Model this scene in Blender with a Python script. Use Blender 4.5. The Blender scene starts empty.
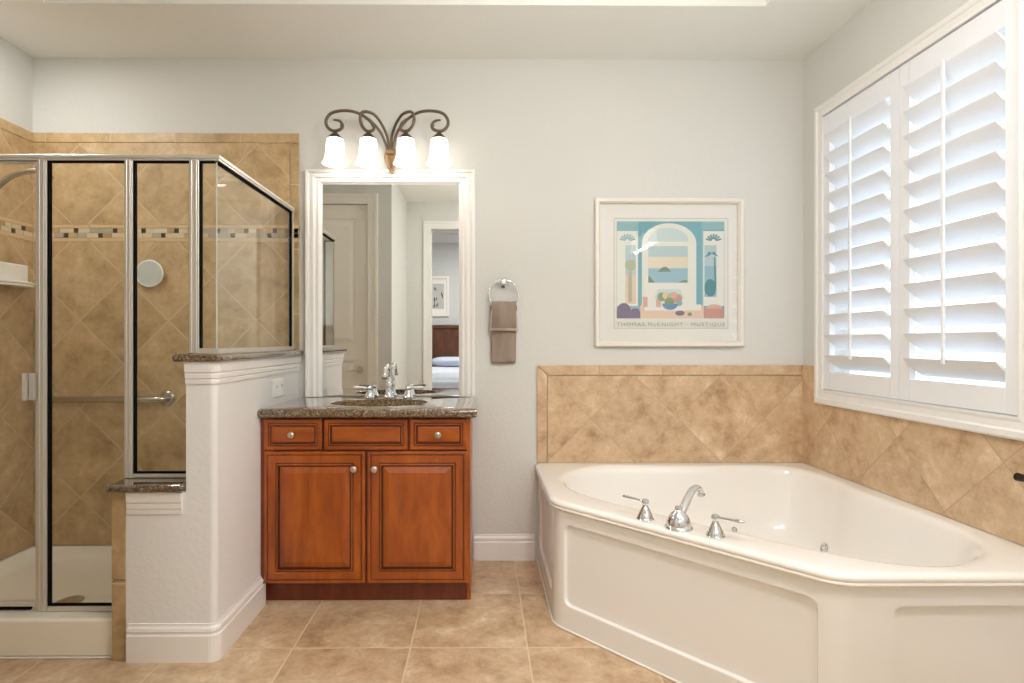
import bpy, bmesh, math, random
from mathutils import Vector, Matrix
from mathutils.bvhtree import BVHTree
import mathutils

random.seed(7)
SC = bpy.context.scene
COL = SC.collection
PI = math.pi

# ------------------------------------------------------------------ camera
F = 550.0                       # focal length in pixels of the 1024 px frame
YAW = 0.4
cam_d = bpy.data.cameras.new('camera')
cam = bpy.data.objects.new('camera', cam_d)
COL.objects.link(cam)
cam_d.sensor_fit = 'HORIZONTAL'
cam_d.sensor_width = 36.0
cam_d.lens = F / 1024 * 36.0
cam_d.shift_x = (30.0 - F * math.tan(math.radians(YAW))) / 1024
cam_d.shift_y = 0.0
cam_d.clip_start = 0.02
cam.location = (0, 0, 1.195)
cam.rotation_euler = (PI / 2, 0, math.radians(-YAW))
SC.camera = cam

# ------------------------------------------------------------------ world, exposure
SC.view_settings.view_transform = 'Standard'
SC.view_settings.look = 'None'
SC.view_settings.exposure = -0.03
SC.view_settings.gamma = 1.0
SC.view_settings.use_curve_mapping = False
W = bpy.data.worlds.new('overcast_sky')
SC.world = W
W.use_nodes = True
bg = W.node_tree.nodes['Background']
bg.inputs['Strength'].default_value = 1.0
_tc = W.node_tree.nodes.new('ShaderNodeTexCoord')
_sp = W.node_tree.nodes.new('ShaderNodeSeparateXYZ')
_rm = W.node_tree.nodes.new('ShaderNodeMapRange')
_mx = W.node_tree.nodes.new('ShaderNodeMix')
_mx.data_type = 'RGBA'
_rm.inputs['From Min'].default_value = -0.25
_rm.inputs['From Max'].default_value = 0.30
W.node_tree.links.new(_tc.outputs['Generated'], _sp.inputs[0])
W.node_tree.links.new(_sp.outputs['Z'], _rm.inputs['Value'])
W.node_tree.links.new(_rm.outputs['Result'], _mx.inputs['Factor'])
_mx.inputs[6].default_value = (1.3, 1.45, 1.62, 1)      # pale ground outside
_mx.inputs[7].default_value = (3.0, 3.4, 3.8, 1)        # overcast sky
W.node_tree.links.new(_mx.outputs[2], bg.inputs['Color'])
SC.cycles.use_denoising = True
SC.cycles.max_bounces = 12
SC.cycles.diffuse_bounces = 6
SC.cycles.glossy_bounces = 6
SC.cycles.transparent_max_bounces = 16
SC.cycles.caustics_reflective = False
SC.cycles.caustics_refractive = False
SC.cycles.sample_clamp_indirect = 4.0


def area_lamp(name, loc, size, power, color, rot=(0, 0, 0), sy=None, spread=None):
    d = bpy.data.lights.new(name, 'AREA')
    d.energy = power
    d.color = color
    d.size = size
    if sy:
        d.shape = 'RECTANGLE'
        d.size_y = sy
    else:
        d.shape = 'DISK'
    if spread:
        d.spread = spread
    o = bpy.data.objects.new(name, d)
    o.location = loc
    o.rotation_euler = rot
    COL.objects.link(o)
    return o


WARM = (1.0, 0.90, 0.78)
SOFT = (1.0, 0.985, 0.965)
# unseen downlights added as room fill (their housings are modelled with the ceiling)
FILL_DOWNLIGHTS = [(0.50, 0.65), (1.25, 0.65), (-2.2, 2.33)]
for (lx, ly) in FILL_DOWNLIGHTS:
    area_lamp('fill_downlight_lamp', (lx, ly, 2.72), 0.16, 12.0 if ly < 2 else 8.0, SOFT)
# bedroom behind the camera: one unseen light added to fill it and the doorway
area_lamp('bedroom_fill_light', (0.0, -1.9, 2.95), 0.9, 70.0, (1.0, 0.97, 0.93))
# portal that guides the sky's light through the shuttered window
pt = area_lamp('window_portal', (1.94, 2.33, 1.655), 1.44, 1.0, (1, 1, 1), (0, PI / 2, 0), 1.08)
pt.data.cycles.is_portal = True

# ------------------------------------------------------------------ materials


def lin(c):
    return tuple(((v / 255) / 12.92 if v / 255 <= 0.04045 else ((v / 255 + 0.055) / 1.055) ** 2.4) for v in c) + (1.0,)


def set_in(b, names, v):
    for n in names:
        if n in b.inputs:
            b.inputs[n].default_value = v
            return


def mat(name, rgb, rough=0.5, metal=0.0, spec=0.5, coat=0.0, emit=None, estr=0.0, trans=0.0, bump=None):
    m = bpy.data.materials.new(name)
    m.use_nodes = True
    nt = m.node_tree
    b = nt.nodes['Principled BSDF']
    b.inputs['Base Color'].default_value = lin(rgb)
    b.inputs['Roughness'].default_value = rough
    b.inputs['Metallic'].default_value = metal
    set_in(b, ['Specular IOR Level', 'Specular'], spec)
    set_in(b, ['Coat Weight', 'Clearcoat'], coat)
    if emit:
        set_in(b, ['Emission Color', 'Emission'], lin(emit))
        b.inputs['Emission Strength'].default_value = estr
    if bump:
        sc, st, dist = bump
        tc = nt.nodes.new('ShaderNodeTexCoord')
        nz = nt.nodes.new('ShaderNodeTexNoise')
        nz.inputs['Scale'].default_value = sc
        nz.inputs['Detail'].default_value = 4
        bp = nt.nodes.new('ShaderNodeBump')
        bp.inputs['Strength'].default_value = st
        bp.inputs['Distance'].default_value = dist
        nt.links.new(tc.outputs['Object'], nz.inputs['Vector'])
        nt.links.new(nz.outputs['Fac'], bp.inputs['Height'])
        nt.links.new(bp.outputs['Normal'], b.inputs['Normal'])
    return m


def ramp(nt, fac, stops):
    r = nt.nodes.new('ShaderNodeValToRGB')
    el = r.color_ramp.elements
    while len(el) < len(stops):
        el.new(0.5)
    for e, (p, c) in zip(el, stops):
        e.position = p
        e.color = lin(c)
    nt.links.new(fac, r.inputs['Fac'])
    return r.outputs['Color']


def glass_mat(name, tint=(255, 255, 255), gloss=0.03, edge=0.9):
    """thin clear pane: mostly transparent, mirror-like by Fresnel"""
    m = bpy.data.materials.new(name)
    m.use_nodes = True
    nt = m.node_tree
    nt.nodes.remove(nt.nodes['Principled BSDF'])
    out = nt.nodes['Material Output']
    tr = nt.nodes.new('ShaderNodeBsdfTransparent')
    tr.inputs['Color'].default_value = lin(tint)
    gl = nt.nodes.new('ShaderNodeBsdfGlossy')
    gl.inputs['Roughness'].default_value = 0.0
    lw = nt.nodes.new('ShaderNodeLayerWeight')      # Schlick reflectance, the same from both faces
    pw = nt.nodes.new('ShaderNodeMath')
    pw.operation = 'POWER'
    nt.links.new(lw.outputs['Facing'], pw.inputs[0])
    pw.inputs[1].default_value = 5.0
    ml = nt.nodes.new('ShaderNodeMath')
    ml.operation = 'MULTIPLY_ADD'
    nt.links.new(pw.outputs[0], ml.inputs[0])
    ml.inputs[1].default_value = edge
    ml.inputs[2].default_value = gloss
    mx = nt.nodes.new('ShaderNodeMixShader')
    nt.links.new(ml.outputs[0], mx.inputs[0])
    nt.links.new(tr.outputs[0], mx.inputs[1])
    nt.links.new(gl.outputs[0], mx.inputs[2])
    nt.links.new(mx.outputs[0], out.inputs['Surface'])
    return m


def tile_mat(name, axis, a0, b0, sa, sb, diag, tones, grout, rough=0.35, gw=0.006, bumpd=0.0015, vec2='Z', soft=1.0, spec=0.5):
    m = bpy.data.materials.new(name)
    m.use_nodes = True
    nt = m.node_tree
    b = nt.nodes['Principled BSDF']
    L = nt.links

    def mth(op, x, y=None, clamp=False):
        n = nt.nodes.new('ShaderNodeMath')
        n.operation = op
        n.use_clamp = clamp
        for k, v in enumerate((x, y)):
            if v is None:
                continue
            if isinstance(v, (int, float)):
                n.inputs[k].default_value = v
            else:
                L.new(v, n.inputs[k])
        return n.outputs[0]
    tc = nt.nodes.new('ShaderNodeTexCoord')
    sep = nt.nodes.new('ShaderNodeSeparateXYZ')
    L.new(tc.outputs['Object'], sep.inputs[0])
    u = mth('SUBTRACT', sep.outputs[axis], a0)
    v = mth('SUBTRACT', sep.outputs[vec2], b0)
    if diag:
        k = 1 / math.sqrt(2)
        p = mth('MULTIPLY', mth('ADD', u, v), k / sa)
        q = mth('MULTIPLY', mth('SUBTRACT', u, v), k / sb)
    else:
        p = mth('MULTIPLY', u, 1 / sa)
        q = mth('MULTIPLY', v, 1 / sb)

    def edge(t, s):
        f = mth('FRACT', t)
        return mth('MULTIPLY', mth('MINIMUM', f, mth('SUBTRACT', 1.0, f)), s)
    d = mth('MINIMUM', edge(p, sa), edge(q, sb))
    gm = mth('LESS_THAN', d, gw / 2)
    ids = nt.nodes.new('ShaderNodeCombineXYZ')
    L.new(mth('FLOOR', p), ids.inputs[0])
    L.new(mth('FLOOR', q), ids.inputs[1])
    wn = nt.nodes.new('ShaderNodeTexWhiteNoise')
    wn.noise_dimensions = '3D'
    L.new(ids.outputs[0], wn.inputs['Vector'])
    sh = nt.nodes.new('ShaderNodeVectorMath')
    sh.operation = 'SCALE'
    L.new(wn.outputs['Color'], sh.inputs[0])
    sh.inputs['Scale'].default_value = 20.0
    ad = nt.nodes.new('ShaderNodeVectorMath')
    L.new(tc.outputs['Object'], ad.inputs[0])
    L.new(sh.outputs[0], ad.inputs[1])
    nz = nt.nodes.new('ShaderNodeTexNoise')
    nz.inputs['Scale'].default_value = 7.0
    nz.inputs['Detail'].default_value = 12
    nz.inputs['Roughness'].default_value = 0.72
    nz.inputs['Distortion'].default_value = 0.15
    L.new(ad.outputs[0], nz.inputs['Vector'])
    mid = 0.5
    w = 0.19 * soft
    col = ramp(nt, nz.outputs['Fac'], [(mid - w, tones[0]), (mid - w * .25, tones[1]), (mid + w * .4, tones[2]), (mid + w, tones[3])])
    # small dark pits and pale clouds
    n2 = nt.nodes.new('ShaderNodeTexNoise')
    n2.inputs['Scale'].default_value = 26
    n2.inputs['Detail'].default_value = 6
    n2.inputs['Roughness'].default_value = 0.7
    L.new(ad.outputs[0], n2.inputs['Vector'])
    hsv = nt.nodes.new('ShaderNodeHueSaturation')
    L.new(col, hsv.inputs['Color'])
    val = mth('ADD', mth('MULTIPLY', wn.outputs['Value'], 0.12), 0.72)
    val = mth('ADD', val, mth('MULTIPLY', n2.outputs['Fac'], 0.44))
    L.new(val, hsv.inputs['Value'])
    mx = nt.nodes.new('ShaderNodeMix')
    mx.data_type = 'RGBA'
    L.new(gm, mx.inputs['Factor'])
    L.new(hsv.outputs['Color'], mx.inputs[6])
    mx.inputs[7].default_value = lin(grout)
    L.new(mx.outputs[2], b.inputs['Base Color'])
    rg = mth('ADD', mth('MULTIPLY', gm, 0.4), rough)
    L.new(rg, b.inputs['Roughness'])
    set_in(b, ['Specular IOR Level', 'Specular'], spec)
    bp = nt.nodes.new('ShaderNodeBump')
    bp.inputs['Strength'].default_value = 0.5
    bp.inputs['Distance'].default_value = bumpd
    hgt = mth('ADD', mth('MINIMUM', mth('MULTIPLY', d, 1 / (gw * 1.2)), 1.0), mth('MULTIPLY', n2.outputs['Fac'], 0.25))
    L.new(hgt, bp.inputs['Height'])
    L.new(bp.outputs['Normal'], b.inputs['Normal'])
    return m


def wood_mat(name, tones, axis_scale, rough=0.3, coat=0.3):
    m = mat(name, tones[1], rough, coat=coat)
    nt = m.node_tree
    b = nt.nodes['Principled BSDF']
    tc = nt.nodes.new('ShaderNodeTexCoord')
    mp = nt.nodes.new('ShaderNodeMapping')
    mp.inputs['Scale'].default_value = axis_scale
    nz = nt.nodes.new('ShaderNodeTexNoise')
    nz.inputs['Scale'].default_value = 5
    nz.inputs['Detail'].default_value = 6
    nz.inputs['Roughness'].default_value = 0.6
    nz.inputs['Distortion'].default_value = 0.5
    nt.links.new(tc.outputs['Object'], mp.inputs[0])
    nt.links.new(mp.outputs[0], nz.inputs['Vector'])
    c = ramp(nt, nz.outputs['Fac'], [(0.28, tones[0]), (0.5, tones[1]), (0.72, tones[2])])
    nt.links.new(c, b.inputs['Base Color'])
    return m


def granite_mat(name):
    m = mat(name, (120, 100, 80), 0.12, coat=1.0, spec=0.8)
    nt = m.node_tree
    b = nt.nodes['Principled BSDF']
    tc = nt.nodes.new('ShaderNodeTexCoord')
    vo = nt.nodes.new('ShaderNodeTexVoronoi')
    vo.inputs['Scale'].default_value = 190
    nz = nt.nodes.new('ShaderNodeTexNoise')
    nz.inputs['Scale'].default_value = 75
    nz.inputs['Detail'].default_value = 5
    nz.inputs['Roughness'].default_value = 0.7
    nt.links.new(tc.outputs['Object'], vo.inputs['Vector'])
    nt.links.new(tc.outputs['Object'], nz.inputs['Vector'])
    se = nt.nodes.new('ShaderNodeSeparateColor')
    nt.links.new(vo.outputs['Color'], se.inputs[0])
    c1 = ramp(nt, se.outputs[0], [(0.0, (24, 17, 11)), (0.25, (60, 44, 28)), (0.55, (96, 73, 48)), (0.8, (128, 103, 74)), (1.0, (176, 158, 130))])
    c2 = ramp(nt, nz.outputs['Fac'], [(0.38, (44, 32, 22)), (0.5, (98, 76, 52)), (0.62, (146, 124, 96))])
    mx = nt.nodes.new('ShaderNodeMix')
    mx.data_type = 'RGBA'
    mx.inputs['Factor'].default_value = 0.5
    nt.links.new(c1, mx.inputs[6])
    nt.links.new(c2, mx.inputs[7])
    nt.links.new(mx.outputs[2], b.inputs['Base Color'])
    return m


M = {}
M['wall'] = mat('wall_paint', (214, 214, 210), 0.85, bump=(55, 0.35, 0.004), spec=0.2)
M['ceiling'] = mat('ceiling_paint', (238, 239, 235), 0.9, bump=(45, 0.3, 0.004), spec=0.2)
M['bedwall'] = mat('bedroom_wall_paint', (204, 205, 204), 0.9, spec=0.2)
M['white'] = mat('white_trim_paint', (236, 234, 231), 0.35)
M['shutter'] = mat('shutter_white', (236, 238, 241), 0.4)
M['door'] = mat('door_paint', (236, 232, 222), 0.45)
M['half'] = mat('half_wall_paint', (228, 227, 226), 0.85, bump=(55, 0.3, 0.004), spec=0.2)
T_SH = [(160, 130, 90), (186, 157, 115), (200, 172, 130), (216, 192, 154)]
T_TUB = [(158, 126, 94), (194, 164, 130), (208, 181, 147), (226, 206, 178)]
T_FL = [(156, 126, 94), (190, 160, 127), (207, 181, 149), (228, 210, 182)]
GR = (205, 184, 150)
X0, Y0 = -2.46, 3.014
M['tile_sh_back'] = tile_mat('stone_tile_shower_back', 'X', -2.182, 2.268, 0.339, 0.339, True, T_SH, GR)
M['tile_sh_left'] = tile_mat('stone_tile_shower_left', 'Y', 2.79, 2.265, 0.339, 0.339, True, T_SH, GR)
M['tile_border_x'] = tile_mat('stone_border_x', 'X', -2.37, 0.0, 0.352, 9.0, False, T_SH, GR)
M['tile_border_y'] = tile_mat('stone_border_y', 'Y', 2.7, 0.0, 0.352, 9.0, False, T_SH, GR)
M['tile_border_z'] = tile_mat('stone_border_z', 'X', -5, 0.29, 9.0, 0.352, False, [tuple(int(v * .93) for v in c) for c in T_SH], GR)
M['tub_back'] = tile_mat('stone_tile_tub_back', 'X', 1.07, 0.775, 0.337, 0.337, True, T_TUB, (186, 158, 124), gw=0.0035)
M['tub_right'] = tile_mat('stone_tile_tub_right', 'Y', 1.838, 0.787, 0.337, 0.337, True, T_TUB, (186, 158, 124), gw=0.0035)
M['tub_border_x'] = tile_mat('stone_tub_border_x', 'X', 0.64, 0.0, 0.345, 9.0, False, T_TUB, (186, 158, 124), gw=0.0035)
M['tub_border_z'] = tile_mat('stone_tub_border_z', 'X', -5, 0.70, 9.0, 0.345, False, T_TUB, (186, 158, 124), gw=0.0035)
M['floor'] = tile_mat('stone_floor_tile', 'X', -0.279, 2.148, 0.457, 0.457, False, T_FL, (214, 192, 160), rough=0.28, gw=0.006, vec2='Y')
M['granite'] = granite_mat('speckled_granite')
M['wood'] = wood_mat('cherry_wood', [(120, 53, 10), (150, 72, 15), (170, 90, 26)], (3, 3, 0.7), 0.3, 0.25)
M['wood_h'] = wood_mat('cherry_wood_flat', [(120, 53, 10), (150, 72, 15), (170, 90, 26)], (0.7, 3, 3), 0.3, 0.25)
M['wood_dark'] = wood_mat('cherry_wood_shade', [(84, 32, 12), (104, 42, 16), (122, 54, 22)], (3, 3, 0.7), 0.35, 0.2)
M['glaze'] = mat('dark_glaze', (62, 24, 10), 0.4)
M['bedwood'] = wood_mat('headboard_wood', [(66, 34, 20), (92, 50, 30), (112, 66, 42)], (3, 3, 0.7), 0.35, 0.2)
M['tub'] = mat('tub_acrylic', (240, 237, 232), 0.12, coat=0.4)
M['apron'] = mat('apron_acrylic', (236, 234, 231), 0.25, coat=0.2)
M['pan'] = mat('pan_acrylic', (240, 234, 220), 0.2, coat=0.3)
M['porcelain'] = mat('porcelain', (245, 243, 238), 0.1, coat=0.5)
M['sinkc'] = mat('sink_porcelain', (232, 220, 200), 0.12, coat=0.5)
M['chrome'] = mat('chrome', (232, 234, 238), 0.06, 1.0)
M['nickel'] = mat('brushed_nickel', (206, 200, 190), 0.28, 1.0)
M['satin'] = mat('satin_aluminium', (214, 208, 198), 0.36, 0.4)
M['steel'] = mat('grab_bar_steel', (190, 184, 174), 0.25, 1.0)
M['gasket'] = mat('black_gasket', (16, 15, 14), 0.85, spec=0.1)
M['bronze'] = mat('pewter_bronze', (112, 98, 84), 0.42, 0.85)
M['bronze_light'] = mat('rubbed_bronze', (168, 138, 108), 0.42, 0.7)
M['dark_bronze'] = mat('dark_bronze', (50, 42, 36), 0.35, 0.8)
M['mirror'] = mat('mirror_silver', (236, 238, 236), 0.0, 1.0)
M['glass'] = glass_mat('clear_glass', (254, 255, 254))
M['win_glass'] = glass_mat('window_glass', (255, 255, 255))
M['shade'] = mat('lit_frosted_glass', (250, 246, 238), 0.4, emit=(255, 246, 234), estr=2.1)
M['frame'] = mat('picture_frame_white', (232, 226, 216), 0.45)
M['mat'] = mat('picture_mat', (237, 232, 231), 0.9)
M['towel'] = mat('taupe_terry', (156, 140, 128), 0.95, bump=(420, 0.9, 0.004), spec=0.1)
M['towel_band'] = mat('pale_terry_edge', (206, 194, 180), 0.95, bump=(420, 0.6, 0.003), spec=0.1)
M['plate'] = mat('switch_plastic', (240, 239, 236), 0.3)
M['hole'] = mat('dark_slot', (40, 38, 36), 0.6)
M['carpet'] = mat('bedroom_carpet', (188, 176, 160), 0.95)
M['duvet'] = mat('pale_duvet', (208, 213, 226), 0.9, bump=(14, 0.5, 0.02))
M['spread'] = mat('grey_bedspread', (176, 168, 162), 0.9, bump=(30, 0.5, 0.01))
M['sheet'] = mat('pillow_cotton', (208, 216, 232), 0.9, bump=(16, 0.5, 0.02))
M['lens'] = mat('fill_downlight_lens', (255, 250, 240), 0.5, emit=(255, 246, 232), estr=6.0)  # glowing face of the added fill downlights
M['caulk'] = mat('white_caulk', (240, 236, 228), 0.5)
M['sketch'] = mat('grey_sketch', (190, 188, 184), 0.8)

# ------------------------------------------------------------------ mesh helpers


def world_base(parent):
    b = Vector((0, 0, 0))
    while parent is not None:
        b += parent.location
        parent = parent.parent
    return b


def link(name, bm, mats, parent=None, smooth=False, bevel=None, kind=None, fixn=True):
    if fixn:
        bmesh.ops.recalc_face_normals(bm, faces=bm.faces)
    me = bpy.data.meshes.new(name)
    bm.to_mesh(me)
    bm.free()
    if not isinstance(mats, (list, tuple)):
        mats = [mats]
    for m in mats:
        me.materials.append(M[m] if isinstance(m, str) else m)
    o = bpy.data.objects.new(name, me)
    COL.objects.link(o)
    if parent is not None:
        o.parent = parent
        me.transform(Matrix.Translation(-world_base(parent)))
    if smooth:
        for p in me.polygons:
            p.use_smooth = True
        if smooth == 'auto':
            me.set_sharp_from_angle(angle=math.radians(38))
        elif smooth == 'wide':
            me.set_sharp_from_angle(angle=math.radians(70))
    if bevel:
        md = o.modifiers.new('bevel', 'BEVEL')
        md.width = bevel[0]
        md.segments = bevel[1]
        md.limit_method = 'ANGLE'
        md.angle_limit = math.radians(40)
    if kind:
        o['kind'] = kind
    return o


def empty(name, loc, label, cat, group=None):
    o = bpy.data.objects.new(name, None)
    o.empty_display_size = 0.05
    o.location = loc
    COL.objects.link(o)
    o['label'] = label
    o['category'] = cat
    if group:
        o['group'] = group
    return o


def tag(o, label, cat, group=None):
    o['label'] = label
    o['category'] = cat
    if group:
        o['group'] = group
    return o


def box(bm, x0, x1, y0, y1, z0, z1, mi=0):
    vs = [bm.verts.new((x, y, z)) for x in (x0, x1) for y in (y0, y1) for z in (z0, z1)]
    fs = []
    for idx in ((0, 1, 3, 2), (4, 6, 7, 5), (0, 4, 5, 1), (2, 3, 7, 6), (0, 2, 6, 4), (1, 5, 7, 3)):
        f = bm.faces.new([vs[i] for i in idx])
        f.material_index = mi
        fs.append(f)
    return vs


def boxes(*bs):
    bm = bmesh.new()
    for b in bs:
        box(bm, *b)
    return bm


def prism(bm, poly, z0, z1, mi=0):
    lo = [bm.verts.new((x, y, z0)) for x, y in poly]
    hi = [bm.verts.new((x, y, z1)) for x, y in poly]
    n = len(poly)
    fs = [bm.faces.new(lo[::-1]), bm.faces.new(hi)]
    for i in range(n):
        fs.append(bm.faces.new((lo[i], lo[(i + 1) % n], hi[(i + 1) % n], hi[i])))
    for f in fs:
        f.material_index = mi


def prism_xz(bm, poly, y0, y1, mi=0):
    a = [bm.verts.new((x, y0, z)) for x, z in poly]
    b = [bm.verts.new((x, y1, z)) for x, z in poly]
    n = len(poly)
    fs = [bm.faces.new(a), bm.faces.new(b[::-1])]
    for i in range(n):
        fs.append(bm.faces.new((a[i], b[i], b[(i + 1) % n], a[(i + 1) % n])))
    for f in fs:
        f.material_index = mi


def loft(bm, loops, closed=True, cap0=False, cap1=False, mi=0):
    rows = [[bm.verts.new(p) for p in lp] for lp in loops]
    n = len(rows[0])
    for a, b in zip(rows, rows[1:]):
        for i in range(n if closed else n - 1):
            j = (i + 1) % n
            f = bm.faces.new((a[i], a[j], b[j], b[i]))
            f.material_index = mi
    if cap0:
        bm.faces.new(rows[0][::-1]).material_index = mi
    if cap1:
        bm.faces.new(rows[-1]).material_index = mi
    return rows


def lathe(bm, prof, mtx=None, segs=24, mi=0, sx=1.0, sy=1.0):
    mtx = mtx or Matrix.Identity(4)
    loops = []
    for r, z in prof:
        r = max(r, 0.0004)
        loops.append([mtx @ Vector((r * sx * math.cos(2 * PI * k / segs), r * sy * math.sin(2 * PI * k / segs), z)) for k in range(segs)])
    loft(bm, loops, True, True, True, mi)


def at(x, y, z, rot=None):
    m = Matrix.Translation((x, y, z))
    return m @ rot if rot is not None else m


def toward(p, d):
    q = Vector(d).to_track_quat('Z', 'Y')
    return Matrix.Translation(p) @ q.to_matrix().to_4x4()


def smooth_path(pts, sub=8, closed=False):
    P = [Vector(p) for p in pts]
    n = len(P)
    out = []
    rng = range(n if closed else n - 1)
    for i in rng:
        p0 = P[(i - 1) % n] if closed or i > 0 else P[0] * 2 - P[1]
        p1 = P[i]
        p2 = P[(i + 1) % n]
        p3 = P[(i + 2) % n] if closed or i + 2 < n else P[-1] * 2 - P[-2]
        for k in range(sub):
            t = k / sub
            out.append(0.5 * ((2 * p1) + (-p0 + p2) * t + (2 * p0 - 5 * p1 + 4 * p2 - p3) * t * t + (-p0 + 3 * p1 - 3 * p2 + p3) * t ** 3))
    if not closed:
        out.append(P[-1].copy())
    return out


def tube(bm, pts, radii, segs=12, closed=False, mi=0):
    n = len(pts)
    if isinstance(radii, (int, float)):
        radii = [radii] * n
    P = [Vector(p) for p in pts]
    loops = []
    t0 = (P[1] - P[0]).normalized()
    ref = Vector((0, 0, 1)) if abs(t0.z) < 0.9 else Vector((1, 0, 0))
    nrm = t0.cross(ref).normalized()
    for i in range(n):
        if closed:
            t = (P[(i + 1) % n] - P[i - 1]).normalized()
        else:
            t = (P[min(i + 1, n - 1)] - P[max(i - 1, 0)]).normalized()
        nrm = (nrm - t * nrm.dot(t)).normalized()
        bn = t.cross(nrm)
        loops.append([P[i] + (nrm * math.cos(2 * PI * k / segs) + bn * math.sin(2 * PI * k / segs)) * radii[i] for k in range(segs)])
    if closed:
        rows = [[bm.verts.new(p) for p in lp] for lp in loops]
        for a in range(n):
            A, B = rows[a], rows[(a + 1) % n]
            for i in range(segs):
                bm.faces.new((A[i], A[(i + 1) % segs], B[(i + 1) % segs], B[i])).material_index = mi
    else:
        loft(bm, loops, True, True, True, mi)


def lerp_r(n, stops):
    out = []
    for i in range(n):
        t = i / (n - 1)
        for (t0, r0), (t1, r1) in zip(stops, stops[1:]):
            if t <= t1 + 1e-9:
                out.append(r0 + (r1 - r0) * (t - t0) / (t1 - t0))
                break
    return out


def sweep(bm, path, prof, mi=0):
    """moulding: profile (outward, z) along a plan path, outward = right of travel, mitred"""
    P = [Vector(p) for p in path]
    n = len(P)
    loops = []
    for i in range(n):
        dirs = []
        if i > 0:
            dirs.append((P[i] - P[i - 1]).normalized())
        if i < n - 1:
            dirs.append((P[i + 1] - P[i]).normalized())
        nn = [Vector((d.y, -d.x)) for d in dirs]
        mv = nn[0] if len(nn) == 1 else (nn[0] + nn[1]) / (1 + nn[0].dot(nn[1]))
        loops.append([(P[i].x + mv.x * d, P[i].y + mv.y * d, z) for d, z in prof])
    loft(bm, loops, True, True, True, mi)


def arc(cx, cy, r, a0, a1, n):
    return [(cx + r * math.cos(math.radians(a0 + (a1 - a0) * k / n)), cy + r * math.sin(math.radians(a0 + (a1 - a0) * k / n))) for k in range(n + 1)]


def copy_tree(o, parent=None):
    c = o.copy()
    COL.objects.link(c)
    if parent is not None:
        c.parent = parent
    for ch in list(o.children):
        copy_tree(ch, c)
    return c


BASE_PROF = [(0, 0), (.016, 0), (.016, .098), (.011, .103), (.011, .110), (.015, .114), (.013, .124), (.006, .132), (.005, .14), (0, .14)]

# ================================================================== ROOM SHELL
XR, XL, YB, ZC = 1.768, -2.449, 3.014, 2.743
YD, XS, YF = 0.92, -0.836, -0.10      # closet-door wall, side wall, doorway wall
# floor and ceiling
link('floor', boxes((XL - .15, XR + .15, -0.22, YB + .15, -0.1, 0.0)), 'floor', kind='structure')
bm = bmesh.new()
tx0, tx1, ty0, ty1, tz = -2.0, 1.31, 0.97, 2.53, 2.94
box(bm, XL - .15, XR + .15, ty1, YB + .15, ZC, ZC + .06)
box(bm, XL - .15, XR + .15, -0.22, ty0, ZC, ZC + .06)
box(bm, XL - .15, tx0, ty0, ty1, ZC, ZC + .06)
box(bm, tx1, XR + .15, ty0, ty1, ZC, ZC + .06)
box(bm, tx0 - .05, tx1 + .05, ty0 - .05, ty0, ZC + .06, tz)
box(bm, tx0 - .05, tx1 + .05, ty1, ty1 + .05, ZC + .06, tz)
box(bm, tx0 - .05, tx0, ty0, ty1, ZC + .06, tz)
box(bm, tx1, tx1 + .05, ty0, ty1, ZC + .06, tz)
box(bm, tx0 - .05, tx1 + .05, ty0 - .05, ty1 + .05, tz, tz + .05)
ceil = link('ceiling', bm, 'ceiling', kind='structure')
for (lx, ly) in FILL_DOWNLIGHTS:
    zz = ZC
    bm = bmesh.new()
    lathe(bm, [(.0, zz - .001), (.075, zz - .001), (.075, zz - .004), (.095, zz - .006), (.10, zz - .002), (.10, zz - .0005)], at(lx, ly, 0))
    d = link('fill_downlight', bm, 'white', ceil)  # housing for one of the added fill lights
    bm = bmesh.new()
    lathe(bm, [(.0, zz - .005), (.074, zz - .005), (.074, zz - .0065), (.0, zz - .0065)], at(lx, ly, 0))
    link('lens', bm, 'lens', d)
# walls
link('wall_back', boxes((XL - .15, XR + .15, YB, YB + .12, 0, ZC)), 'wall', kind='structure')
link('wall_left', boxes((XL - .12, XL, YD - .12, YB, 0, ZC)), 'wall', kind='structure')
WY0, WY1, WZ0, WZ1 = 1.775, 2.815, 0.949, 2.350      # window opening in the right wall
link('wall_right', boxes((XR, XR + .14, -0.22, WY0, 0, ZC), (XR, XR + .14, WY1, YB, 0, ZC),
                         (XR, XR + .14, WY0, WY1, 0, WZ0), (XR, XR + .14, WY0, WY1, WZ1, ZC)), 'wall', kind='structure')
DX0, DX1 = -0.565, 0.42                              # bedroom doorway
DZ = 2.445
bm = boxes((XS, DX0, YF - .12, YF, 0, ZC), (DX1, XR, YF - .12, YF, 0, ZC), (DX0, DX1, YF - .12, YF, DZ, ZC))
link('wall_front', bm, 'wall', kind='structure')
link('wall_side', boxes((XS - .12, XS, YF - .12, YD - .12, 0, ZC)), 'wall', kind='structure')
CX0, CX1 = -1.86, -1.055                             # closet door opening
link('wall_closet', boxes((CX1, XS, YD - .12, YD, 0, ZC), (XL, CX0, YD - .12, YD, 0, ZC), (CX0, CX1, YD - .12, YD, 2.465, ZC)), 'wall', kind='structure')

# baseboards
bm = bmesh.new()
sweep(bm, [(-0.045, YB), (0.288, YB)][::1], [(d, z) for d, z in BASE_PROF])
link('baseboard_back', bm, 'white', kind='structure')
bm = bmesh.new()
sweep(bm, [(XR, 1.49), (XR, YF)][::1], BASE_PROF)
link('baseboard_right', bm, 'white', kind='structure')
bm = bmesh.new()
sweep(bm, [(XS, YF), (XS, YD)], [(d, z) for d, z in BASE_PROF])
bm2 = bm
link('baseboard_side', bm2, 'white', kind='structure')

# door casings and the closet door (seen in the mirror)


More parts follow.
